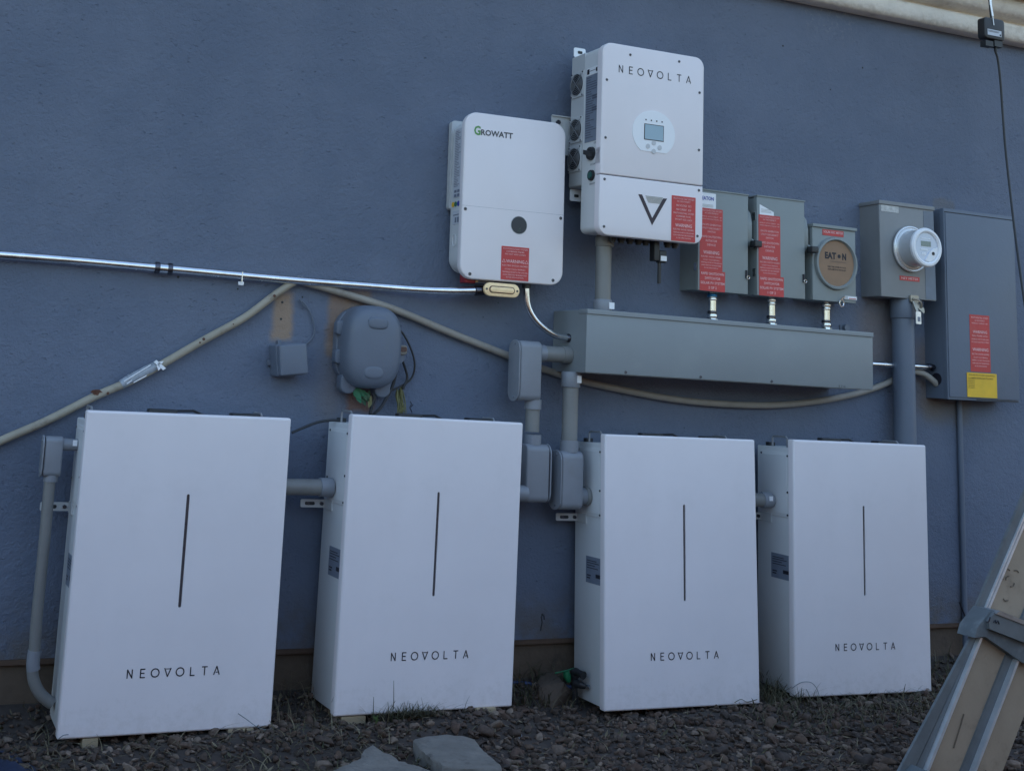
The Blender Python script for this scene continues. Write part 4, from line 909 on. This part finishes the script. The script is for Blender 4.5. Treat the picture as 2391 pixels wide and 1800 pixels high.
for (u0, u1, vb) in ((793, 830, 918), (874, 910, 928)):
    a_, b_ = at(u0, 890, .05).x - ox, at(u1, 890, .05).x - ox; zb_ = at(u0, vb, .05).z - oz
    MB().prism(rr(a_, b_, zb_, Bz + .05, (b_-a_)*.45, 8), -.062, -.02, .006).build('lobed_foot', SLATEP, tl)
for v in (765, 832): 
    zq = at(786, v, .05).z - oz; MB().prism(rr(L_ - .014, L_ + .02, zq - .022, zq + .022, .010, 4), -.060, -.030, .003).build('hinge_lug', SLATEP, tl)
XL = at(948, 815, .075).x - ox
lt = MB().prism(rr(R_ - .035, XL, at(930, 828, .06).z - oz, at(930, 806, .06).z - oz, .009, 5), -.088, -.060, .003).build('latch', mat('beige_latch', (.20, .185, .16), .6), tl)
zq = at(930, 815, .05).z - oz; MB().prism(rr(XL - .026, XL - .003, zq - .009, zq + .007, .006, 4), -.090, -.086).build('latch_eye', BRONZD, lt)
MB().poly([(R_ - .03, zq - .014), (XL - .004, zq - .016), (XL - .006, zq - .036), (XL - .016, zq - .046), (R_ - .02, zq - .036)], -.078, -.058).build('latch_tab', SLATEP, lt)
# small junction box
sb0 = at(680, 845, .0)
sb = thing('junction_box', 'small tilted slate-painted junction box with a thin wire, left of the telecom enclosure', 'junction box', sb0, (0, math.radians(-7), 0))
p_ = [loc(sb, u, v, -.100) for u, v in ((650, 808), (716, 800), (720, 868), (657, 883))]
x0, x1, z0, z1 = (p_[0].x + p_[3].x)/2, (p_[1].x + p_[2].x)/2, (p_[2].z + p_[3].z)/2, (p_[0].z + p_[1].z)/2
MB().prism(rr(x0, x1, z0, z1, .006, 4), -.102, -.070, .005).build('lid', SLATEP, sb)
MB().prism(rr(x0 - .003, x1 - .001, z0 - .003, z1 + .002, .008, 4), -.074, 0, .003).build('box_base', SLATEP, sb)
MB().box(x0 - .014, x0, -.012, -.004, (z0+z1)/2 - .014, (z0+z1)/2 + .0).box((x0+x1)/2 - .022, (x0+x1)/2 - .010, -.012, -.002, z1, z1 + .014).build('mounting_ear', SLATEP, sb)
tag(MB().tube(Pth([(710, 806), (722, 797), (732, 783), (734, 765), (729, 742), (720, 722), (708, 706), (701, 702)], .008), .0026, 7, sub=4).tube(Pth([(699, 698), (706, 710), (714, 718)], .012), .002, 6).build('thin_wire', SLATEP),
    'thin slate-painted wire looping up the wall from the small junction box', 'wire')

# loose cables and leaves by the telecom enclosure
s8 = 8.323; tz = lambda x, y, d: (760 + x/s8, 780 + y/s8, d)
tag(MB().tube(Pth([(926, 765, .03), tz(1510, 0, .03), tz(1640, 240, .03), tz(1720, 480, .03), tz(1730, 680, .03), tz(1680, 840, .03), tz(1560, 960, .035), tz(1300, 1090, .04)], 0), .0034, 7, sub=5).build('loose_cable', DARK), 'thin black cable looping widest to the right of the telecom enclosure', 'cable')
tag(MB().tube(Pth([tz(1500, 530, .045), tz(1560, 700, .04), tz(1590, 860, .04), tz(1530, 1010, .04), tz(1510, 1080, .04)], 0), .0040, 7, sub=5).build('loose_cable', DARK), 'short black cable hanging from the latch of the telecom enclosure', 'cable')
tag(MB().tube(Pth([tz(1400, 560, .06), tz(1360, 800, .05), tz(1290, 1050, .05), tz(1180, 1250, .06), tz(1080, 1420, .08), tz(960, 1540, .10), tz(900, 1600, .12)], 0), .0052, 8, sub=5).build('loose_cable', DARK), 'thick black cable dropping from the telecom enclosure behind the second cabinet', 'cable')
tag(MB().tube(Pth([tz(930, 1150, .05), tz(950, 1250, .05), tz(900, 1400, .05), tz(870, 1560, .06)], 0), .006, 8, sub=5).build('loose_cable', DARK), 'black cable stub below the feet of the telecom enclosure', 'cable')
tag(MB().tube([at(682, 1010, .13), at(705, 1000, .12), at(735, 988, .11), at(762, 982, .11), at(792, 981, .11)], .0042, 8, sub=5).build('link_cable', DARK), 'thin black cable sagging between the tops of the two left cabinets', 'cable')
def leafmesh(name, m, spots, lab, cat, size=.02):
    mb = MB()
    for (u, v, d, dx_, dz_, L0) in spots:
        p = at(u, v, d); a_ = Vector((dx_, rng.uniform(-.35, .1), dz_)).normalized() * L0; s_ = a_.cross(Vector((0, 1, .3))).normalized() * L0 * .24; nrm = Vector((0, -.25, 0)) * L0
        pts = []
        for t, wk in ((0, .05), (.2, .6), (.45, 1), (.7, .75), (.9, .3), (1, .02)):
            c_ = p + a_ * t + nrm * (t*t - t*.4); pts.append((c_ - s_*wk, c_ + nrm*.12*wk, c_ + s_*wk))
        V = [q for r_ in pts for q in r_]; mb.add(V, [(3*i+j, 3*i+j+1, 3*i+4+j, 3*i+3+j) for i in range(5) for j in (0, 1)])
    return tag(mb.build(name, m, normals=False, angle=180), lab, cat)
leafmesh('green_tie', TAPEG, [tz(530, 1060, .06)[:3] + (1.0, -1.2, .045), tz(560, 1040, .055)[:3] + (.9, -.7, .045), tz(600, 1150, .055)[:3] + (.4, -1, .035), tz(640, 1080, .05)[:3] + (1, -.5, .035)], 'bright green plastic wrap dangling under the telecom enclosure', 'plastic tie')
leafmesh('climbing_plant', LEAFG, [tz(700, 1100, .05) + (.6, -1, .035), tz(760, 1120, .05) + (.8, -1, .035), tz(820, 1150, .04) + (.2, -1, .035), tz(720, 1220, .04) + (.3, -1, .03), tz(860, 1100, .04) + (-.3, -1, .03)], 'dark green leaves hanging between the feet of the telecom enclosure', 'leaves')
leafmesh('yellow_leaf', LEAFY, [tz(900, 1250, .06) + (-.45, -1, .034), tz(890, 1200, .06) + (-.3, -1, .02)], 'single yellow leaf below the telecom enclosure', 'leaf')
fr = MB()
for k in range(26):
    u0, v0 = 760 + (1440 + rng.uniform(-60, 60))/s8, 780 + rng.uniform(1020, 1150)/s8; pts = [(u0, v0, .03)]
    for j in range(4): u0 += rng.uniform(-2.0, 4.5); v0 += rng.uniform(9, 17); pts.append((u0, v0, .03 + .02*rng.uniform(0, 1) + .01*j))
    fr.tube(Pth(pts, 0), [.0028, .0026, .0022, .0018, .0008], 5)
tag(fr.build('dried_vine', LEAFY), 'dried yellow-green vine hanging on the wall right of the telecom enclosure', 'dried vine')
tw_ = MB().tube(Pth([(962, 963, .10), (957, 952, .08), (961, 943, .07), (958, 938, .06)], 0), .0016, 5).tube(Pth([(960, 950, .08), (965, 944, .08)], 0), .0014, 5)
tag(tw_.build('twig', INK), 'tiny dark twig standing on top of the second cabinet', 'twig')

# ================================================================ hanging cord with adapter
s7 = 3.6203; hz = lambda x, y: at(1780 + x/s7, y/s7, .30)
hg = thing('power_adapter', 'black power adapter with pale label hanging on its cord from the roof edge', 'power adapter', hz(1930, 250))
O = hg.location
def hl_(x, y): p = hz(x, y) - O; return p.x, p.z
(x0, z1), (x1, z0) = hl_(1846, 150), hl_(2020, 362)
MB().prism(rr(x0, x1, z0, z1, .014, 6), -.018, .018, .004, bev2=.004).build('adapter_body', DARK, hg)
a_, b_ = hl_(1865, 355), hl_(1930, 405); MB().box(a_[0], b_[0], -.013, .013, b_[1], a_[1] + .004).build('plug_block', DARK, hg)
a_, b_ = hl_(1940, 355), hl_(2008, 412); MB().box(a_[0], b_[0], -.013, .013, b_[1], a_[1] + .004).build('plug_block', DARK, hg)
a_, b_ = hl_(1870, 255), hl_(1988, 328); lbh = MB().box(a_[0], b_[0], -.0192, -.017, b_[1], a_[1]).build('pale_label', mat('silver_label', (.50, .53, .58), .4), hg)
MB().box(b_[0] - .010, b_[0] - .003, -.0198, -.0190, b_[1] + .003, b_[1] + .010).box(a_[0] + .003, b_[0] - .012, -.0198, -.019, a_[1] - .006, a_[1] - .0045).box(a_[0] + .003, b_[0] - .016, -.0198, -.019, a_[1] - .010, a_[1] - .0085).build('label_print', SEAM, lbh)
P = [hz(1975, 405) - O, hz(1972, 440) - O] + [at(u, v, d) - O for u, v, d in ((2330, 140, .30), (2336, 190, .30), (2341, 260, .30), (2348, 350, .31), (2360, 460, .33), (2372, 560, .36), (2384, 650, .40), (2400, 760, .44), (2420, 900, .5))] + [Vector(q) - O for q in ((3.25, -.62, .60), (3.27, -.68, .25), (3.30, -.72, .05), (3.42, -.76, .03), (3.60, -.72, .03), (3.85, -.60, .03))]
MB().tube(P, .0042, 8, sub=5).cyl(hz(1972, 400) - O, hz(1973, 438) - O, .0065, 10).build('cord', DARK, hg)
MB().tube([hz(1935, 165) - O, hz(1925, 60) - O, hz(1915, -60) - O, Vector((hz(1912, -60).x, -.30, 3.1)) - O], .0045, 8).build('upper_cord', DARK, hg)
st_ = MB(); P = [hz(1918, 228), hz(1908, 150), hz(1893, 60), hz(1885, -20), hz(1880, -80)]
for a_, b_, wq in zip(P, P[1:], (.0015, .0045, .0055, .005)): st_.obox(a_ - O + Vector((0, -.022, 0)), b_ - O + Vector((0, -.022, 0)), (wq, 0, 0), (0, .0006, 0))
st_.build('hanging_strip', ALUW, hg)

# ================================================================ ladder
ld = thing('ladder', 'leaning ladder section with tan webs and bright metal edges at lower right', 'ladder')
DL = 1.02
def lrail(name, c0, c1, w0, w1, d0, d1, m, tilt=0):   # bar between pixel centre points with pixel half widths (horizontal)
    ps = []
    for (u, v), w_ in ((c0, w0), (c1, w1)):
        ps.append((at(u - w_, v, DL), at(u + w_, v, DL)))
    V = []
    for l, r in ps:
        for d in (d0, d1): V += [(l.x, -DL + d, l.z), (r.x, -DL + d, r.z)]
    o = MB().add(V, [(0, 1, 5, 4), (2, 6, 7, 3), (0, 4, 6, 2), (1, 3, 7, 5), (0, 2, 3, 1), (4, 5, 7, 6)]).build(name, m, ld); return o
# pixel lines: slope common; reference v 1800 and v 1150
def line(uA, vA, uB, vB, v): return uA + (uB - uA) * (v - vA) / (vB - vA)
def seg(name, A, B, v0, v1, half, d0, d1, m): return lrail(name, (line(*A, *B, v0), v0), (line(*A, *B, v1), v1), half, half, d0, d1, m)
Vb, Vt = 1960, 900
La, Lb = (2168, 1785), (2290, 1483)
ext = lambda off: ((La[0] + off, La[1]), (Lb[0] + off * .96, Lb[1]))
def edgebar(name, A, B, v0, v1, d0, d1, m):      # bar between a left and a right edge line, each ((u,v),(u,v))
    V = []
    for v in (v0, v1):
        l, r = at(line(*A[0], *A[1], v), v, DL), at(line(*B[0], *B[1], v), v, DL)
        for d in (d0, d1): V += [(l.x, -DL + d, l.z), (r.x, -DL + d, r.z)]
    return MB().add(V, [(0, 1, 5, 4), (2, 6, 7, 3), (0, 4, 6, 2), (1, 3, 7, 5), (0, 2, 3, 1), (4, 5, 7, 6)]).build(name, m, ld)
E0 = ((2108, 1790), (2276, 1478)); E1 = ((2148, 1773), (2284, 1482)); E1b = ((2151, 1773), (2286, 1482)); E2 = ((2163, 1785), (2287, 1483))
edgebar('side_rail', E0, E1, Vb, 1478, .004, .012, ALUR)
edgebar('rail_groove', E1, E1b, Vb, 1480, .008, .012, SEAM)
edgebar('rail_inner', E1b, E2, Vb, 1482, .006, .012, ALUR)
seg('bright_edge', *ext(0), Vb, 1488, 3.2, -.006, .012, ALUW)
seg('tan_web', *ext(44), Vb, 1488, 41, .010, .020, PLY)
seg('centre_rail', *ext(91), Vb, 1530, 6, .004, .040, ALUR)
seg('rail_groove', *ext(99), Vb, 1530, 2.5, .016, .040, SEAM)
seg('centre_rail', *ext(104), Vb, 1530, 4, .010, .040, ALUR)
seg('bright_edge', *ext(111), Vb, 1535, 2.8, -.006, .030, ALUW)
seg('tan_web', *ext(150), Vb, 1540, 37, .010, .020, PLY)
# upper flight behind the cross bracket
Ua, Ub = (2315, 1420), (2391, 1228)
ext2 = lambda off: ((Ua[0] + off + 14, Ua[1]), (Ub[0] + off + 18, Ub[1]))
seg('side_rail', *ext2(-16), 1470, Vt, 9, .034, .042, ALUR)
seg('bright_edge', *ext2(-5), 1440, Vt, 1.6, .028, .040, ALUW); seg('bright_edge', *ext2(2), 1440, Vt, 2.6, .028, .040, ALUW)
seg('tan_web', *ext2(48), 1450, Vt, 44, .040, .050, PLY)
seg('centre_rail', *ext2(100), 1460, Vt, 8, .034, .055, ALUD)
# cross bracket
def cross(name, pts, d0, d1, m):
    q = [(at(u, v, DL).x, at(u, v, DL).z) for u, v in pts]; return MB().poly(q, -DL + d0, -DL + d1).build(name, m, ld)
cb_ = cross('cross_bracket', [(2288, 1445), (2302, 1424), (2480, 1495), (2480, 1536), (2290, 1463)], -.030, .030, ALUR)
MB().poly([(at(u, v, DL).x, at(u, v, DL).z) for u, v in ((2302, 1427), (2312, 1420), (2480, 1487), (2480, 1494))], -DL - .034, -DL + .02).build('top_flange', ALU, cb_)
cross('lower_bracket', [(2286, 1462), (2480, 1535), (2480, 1575), (2380, 1545), (2330, 1510), (2286, 1480)], -.014, .034, ALUD)
cross('end_cap', [(2268, 1462), (2300, 1420), (2330, 1425), (2300, 1450), (2290, 1482), (2262, 1485)], -.020, .040, ALUD)
mk = MB(); zb = -DL - .0312
for pts in ([(2312, 1440), (2309, 1450), (2304, 1453)], [(2320, 1452), (2324, 1447), (2326, 1454), (2330, 1449), (2333, 1456)]):
    mk.tube([(at(u, v, DL + .031).x, zb, at(u, v, DL + .031).z) for u, v in pts], .0018, 5)
mk.build('stamped_mark', INK, cb_)
for k, (u, v) in enumerate(((2352, 1335), (2356, 1352), (2345, 1345), (2350, 1395), (2362, 1362), (2343, 1310), (2372, 1338))):
    p = at(u, v, DL - .038); MB().tube([(p.x + .012*math.cos(t), -DL + .0385, p.z + .009*math.sin(t)) for t in np.linspace(.4 + k, 2.4 + k, 6)], .0016, 5).build('paint_scuff', MATS.get('dark_scuff') or mat('dark_scuff', (.16, .125, .09), .9), ld)
sx_ = MB().tube([(p.x, -DL + .0075, p.z) for p in (at(2256, 1668, DL), at(2250, 1690, DL), at(2243, 1712, DL), at(2232, 1748, DL))], .0018, 5); sx_.build('web_scratch', MATS['dark_scuff'], ld)
ft = MB()
pf_ = at(2118, 1800, DL); ft.obox((pf_.x - .055, -DL - .02, .002), (pf_.x + .02, -DL - .02, .055), (0, .0, .02), (0, .035, 0)); ft.build('foot', ALUD, ld)

# ================================================================ things on the ground
def slab(name, pts, zt, thick, lab, cat, m=CONC, seed=1, inset=.006):
    r_ = np.random.default_rng(seed); P = [gz(u, v, zt) for u, v in pts]; n = len(P); cx = sum((p for p in P), Vector()) / n
    Q = []
    for i in range(n):                        # jitter edges
        a_, b_ = P[i], P[(i+1) % n]; k = max(2, int((b_ - a_).length / .018))
        for j in range(k):
            p = a_.lerp(b_, j/k); d = (p - cx).normalized(); Q.append(p + d * r_.uniform(-.003, .003))
    top = [Vector((p.x, p.y, zt + r_.uniform(-.0015, .0015))) + (cx - p).normalized()*inset for p in Q]
    r1 = [Vector((p.x, p.y, zt - .005)) for p in Q]; r2 = [Vector((p.x, p.y, zt - thick)) + (p - cx).normalized() * r_.uniform(-.006, .004) for p in Q]
    mid = [q.lerp(Vector((cx.x, cx.y, zt)), .5) + Vector((0, 0, r_.uniform(-.001, .003))) for q in top]
    mb = MB().loft([r2, r1, top, mid]); return tag(mb.build(name, m, angle=50), lab, cat)
S1 = [(963, 1724), (1005, 1716), (1042, 1713), (1080, 1716), (1111, 1724), (1123, 1742), (1143, 1762), (1173, 1786), (1168, 1794), (1120, 1790), (1032, 1789), (1002, 1762), (975, 1740)]
slab('concrete_slab', S1, .046, .055, 'broken flat concrete slab lying square on the gravel below the second cabinet', 'concrete slab', seed=3)
S2 = [(772, 1800), (800, 1786), (842, 1765), (849, 1748), (870, 1739), (888, 1750), (903, 1757), (921, 1763), (935, 1775), (960, 1782), (985, 1788), (1008, 1799), (1000, 1860), (860, 1890), (740, 1850)]
slab('concrete_slab', S2, .040, .050, 'rough pointed concrete chunk cut off by the bottom edge, left of the flat slab', 'concrete slab', seed=5)
# rock at the wall
v_, f_ = ico(3); rv = v_.copy(); rr3 = np.random.default_rng(4)
for _ in range(16):
    d = rr3.normal(size=3); d /= np.linalg.norm(d); c = rr3.uniform(.38, .62); s_ = rv @ d; rv = rv - np.outer(np.maximum(s_ - c, 0), d)
p = gz(1270, 1625, .02)
o = MB().add([Vector((x*.125*(1 - .8*z), y*.075, z*.105)) + Vector((p.x, -.075, .045)) for x, y, z in rv], [tuple(int(i) for i in q) for q in f_]).build('rock', ROCK, angle=12); tag(o, 'brown angular rock against the wall between the two middle cabinets', 'rock')
# hose, riser
p = gz(1345, 1660, .01); p.y = -.10; xr_ = at(1343, 1600, .10).x
rz = thing('irrigation_riser', 'black irrigation riser with two side fittings and green tie, left of the third cabinet', 'irrigation riser', (xr_, -.12, .0))
def rzp(u, v, d=.12): q = at(u, v, d); return Vector((q.x - xr_, -d + .12, q.z))
MB().tube([rzp(1341, 1690), rzp(1343, 1640), rzp(1342, 1590), rzp(1345, 1563)], .0095, 10, sub=3).build('riser_pipe', DARK, rz)
MB().cyl(rzp(1342, 1582), rzp(1342, 1560), .015, 12, bev=.003).build('cap', DARK, rz)
vlv = MB().tube([rzp(1344, 1568, .13), rzp(1353, 1571, .15), rzp(1363, 1577, .17)], [.013, .010, .013], 12).build('upper_valve', DARK, rz)
vl2 = MB().tube([rzp(1344, 1594, .13), rzp(1356, 1598, .15), rzp(1368, 1603, .16)], [.013, .012, .007], 12).build('lower_valve', DARK, rz)
MB().cyl(rzp(1368, 1602, .16), rzp(1377, 1604, .17), .007, 6).build('metal_tip', ZINC, vl2)
MB().tube([rzp(1322, 1567), rzp(1324, 1578), rzp(1328, 1590)], [.010, .013, .008], 8).tube([rzp(1296, 1571), rzp(1322, 1565), rzp(1340, 1560)], .0022, 6).build('green_tie', TAPEG, rz)
tag(MB().tube([at(1190, 1592, .02), at(1215, 1593, .02), at(1250, 1597, .03), at(1290, 1600, .05), at(1335, 1603, .09)], .0055, 8, sub=5).build('garden_hose', mat('blue_hose', (.02, .045, .14), .5)), 'thin blue hose lying along the wall foot behind the rock', 'hose')
cp_ = gz(1207, 1725, .01)
cpt = MB(); rgp = [(.0145, -.010), (.0150, .008), (.0135, .012), (.0100, .012), (.0085, .008), (.0080, .002)]
V = [(cp_.x + r_*math.cos(2*PI*k/24), cp_.y + r_*math.sin(2*PI*k/24), .012 + z_) for r_, z_ in rgp for k in range(24)]
cpt.add(V, [(j*24+k, j*24+(k+1) % 24, (j+1)*24+(k+1) % 24, (j+1)*24+k) for j in range(5) for k in range(24)] + [tuple(5*24+k for k in range(24))]); tag(cpt.build('plastic_ring', PVC), 'small round grey plastic ring lying on the gravel right of the flat slab', 'plastic ring')
# dark cloth lower left
p = gz(20, 1775, .02); cm = MB(); N_ = 18; r5 = np.random.default_rng(9); ph = r5.uniform(0, 6, 8)
V = []
for j in range(N_):
    for i in range(N_):
        a_, b_ = i/(N_-1)*2-1, j/(N_-1)*2-1; e_ = max(0, 1 - (a_*a_)**1.5 - .0) * max(0, 1 - (b_*b_)**1.5)
        V.append((p.x - .08 + a_*.155, p.y - .10 + b_*.19, .004 + e_*(.045 + .018*math.sin(5*a_ + ph[0]) * math.cos(4*b_ + ph[1]) + .012*math.sin(11*a_ + 7*b_ + ph[2]))))
cm.add(V, [(j*N_+i, j*N_+i+1, (j+1)*N_+i+1, (j+1)*N_+i) for j in range(N_-1) for i in range(N_-1)]); tag(cm.build('dark_cloth', NAVY, angle=180, normals=False), 'crumpled dark navy cloth on the gravel in the lower left corner', 'cloth')

# vegetation
def blade(mb, p, L0, lean, az_, w_=.0016, seg_=4, curl=1.0):
    d = Vector((math.cos(az_), math.sin(az_), 0)); s_ = Vector((-d.y, d.x, 0)); P = []
    for k in range(seg_ + 1):
        t = k/seg_; c_ = p + d*(lean*t**1.6*L0) + Vector((0, 0, L0*(t - curl*.35*t*t*lean))); wk = w_*(1 - t*.85); P += [c_ - s_*wk, c_ + s_*wk]
    mb.add(P, [(2*i, 2*i+1, 2*i+3, 2*i+2) for i in range(seg_)])
def tuft(mb, n, x0, x1, y0, y1, L0, L1, lean=(.2, 1.3), w_=.0014):
    for _ in range(n):
        x, y = rng.uniform(x0, x1), rng.uniform(y0, y1)
        blade(mb, Vector((x, y, float(gh(x, y)) + .006)), rng.uniform(L0, L1), rng.uniform(*lean), rng.uniform(0, 2*PI), w_ * rng.uniform(.6, 1.4))
gs = MB()
tuft(gs, 420, -.35, .95, -.62, -.28, .02, .06, (1.2, 2.6), .0019)
tuft(gs, 120, -.4, .0, -.4, -.02, .02, .06, (.6, 2.0))
tuft(gs, 80, .60, .80, -.22, -.02, .03, .12, (.4, 1.6), .0010)
tuft(gs, 60, .62, .80, -.42, -.2, .02, .05, (.6, 1.8), .0010)
tuft(gs, 110, 1.38, 1.70, -.16, -.01, .03, .09, (.4, 1.5))
tuft(gs, 120, 2.30, 2.52, -.32, -.05, .03, .11, (.3, 1.4))
tuft(gs, 240, 2.3, 3.2, -.50, -.27, .015, .055, (.5, 2.0))
tuft(gs, 120, 3.05, 3.5, -.35, -.02, .03, .11, (.3, 1.5))
tuft(gs, 300, .9, 2.3, -.9, -.30, .012, .035, (1.0, 2.6), .0016)
tag(gs.build('dry_grass', STRAWS, normals=False, angle=180), 'dry straw and grass scattered over the gravel', 'dry grass', kind='stuff')
wm = MB(); tuft(wm, 420, 2.15, 3.1, -.60, -.27, .015, .06, (.3, 1.6), .0022); tuft(wm, 180, 2.30, 2.50, -.30, -.08, .03, .09, (.2, 1.3), .0024); tuft(wm, 140, 3.1, 3.45, -.30, -.02, .03, .10, (.3, 1.4), .0022); tuft(wm, 110, 1.38, 1.66, -.12, -.01, .03, .10, (.3, 1.3), .0026)
tuft(wm, 160, .45, 1.0, -.75, -.35, .01, .03, (.6, 2), .002)
tag(wm.build('ground_weeds', WEEDS, normals=False, angle=180), 'low dark weeds spreading over the gravel near the rightmost cabinet', 'weeds', kind='stuff')
lt_ = MB()
for _ in range(420):
    x = rng.uniform(-.35, 3.5); y = rng.choice([rng.uniform(-.12, -.01), rng.uniform(-.75, -.26)], p=[.45, .55]); L_f = rng.uniform(.006, .018)
    p = Vector((x, y, float(gh(x, y)) + rng.uniform(.008, .022))); d = Vector((rng.normal(), rng.normal(), rng.normal()*.35)).normalized()*L_f; e_ = d.cross(Vector((0, 0, 1))).normalized()*L_f*rng.uniform(.2, .45)
    lt_.add([p - d, p + e_, p + d + Vector((0, 0, .002)), p - e_], [(0, 1, 2, 3)])
tag(lt_.build('leaf_litter', STRAWS, normals=False), 'dry leaf litter and chips scattered over the gravel', 'leaf litter', kind='stuff')
# weed clump in front of cabinet two
c0 = gz(905, 1685, 0); wd = MB()
for _ in range(230):
    x, y = c0.x + rng.normal()*.055, c0.y - .015 + rng.normal()*.028
    blade(wd, Vector((x, min(y, -.275), float(gh(x, min(y, -.275))) + .006)), rng.uniform(.03, .068), rng.uniform(.3, 1.6), rng.uniform(0, 2*PI), .0016)
for (u, v), L0, le in (((868, 1672), .055, .15), ((915, 1668), .085, .05), ((925, 1672), .04, 1.0), ((905, 1670), .045, 1.1), ((940, 1668), .03, .8)):
    p = at(u, v, .30); wd.tube([Vector((p.x, p.y, .045)), Vector((p.x + .004, p.y, .05 + L0*.7)), Vector((p.x + .02*le, p.y, .05 + L0*1.4))], [.0016, .0013, .0007], 5)
tag(wd.build('weed_clump', WEEDS, angle=180), 'low weed clump with thin dark stalks in front of the second cabinet', 'weed')
leafmesh('seedling', mat('fresh_leaf', (.07, .12, .04), .6, var=.2), [(877, 1680, .30, -.5, 1, .016), (877, 1680, .30, .6, 1, .016), (878, 1690, .31, .1, 1, .02)], 'tiny bright green seedling at the left of the weed clump', 'seedling')
def strand(pts, lab, r=.0011, m=STRAW):
    return tag(MB().tube([at(*p) for p in pts], r, 5, sub=5).build('straw_strand', m), lab, 'straw')
strand([(556, 1665, .265), (575, 1678, .268), (600, 1696, .275), (622, 1703, .28), (634, 1699, .29)], 'pale straw strand across the lower right corner of the leftmost cabinet', m=ALUD)
strand([(1850, 1606, .262), (1870, 1593, .265), (1892, 1592, .268), (1906, 1605, .27), (1913, 1624, .275)], 'arched thin straw strand at the foot of the rightmost cabinet', m=ALUD)
strand([(136, 1725, .268), (148, 1716, .268), (160, 1714, .27)], 'short curled strand at the lower left corner of the leftmost cabinet', m=ALUD)
strand([(1715, 1640, .30), (1730, 1632, .29), (1745, 1638, .28), (1768, 1632, .28)], 'dry strand curling at the lower right corner of the third cabinet', m=WEED)
dl = MB()
for k in range(14):
    p = gz(866 + rng.uniform(0, 38), 1712 + rng.uniform(-10, 28), .012); d = Vector((rng.uniform(-.4, .6), rng.uniform(-.4, .4), rng.uniform(.2, 1))).normalized()*rng.uniform(.015, .03); e_ = d.cross(Vector((0, 1, 0))).normalized()*.004
    dl.add([p - e_*.5, p + d*.5 + e_, p + d, p + d*.5 - e_], [(0, 1, 2, 3)])
tag(dl.build('dead_leaves', STRAW, normals=False), 'dry tan leaves standing between the weed clump and the pointed concrete chunk', 'leaves')
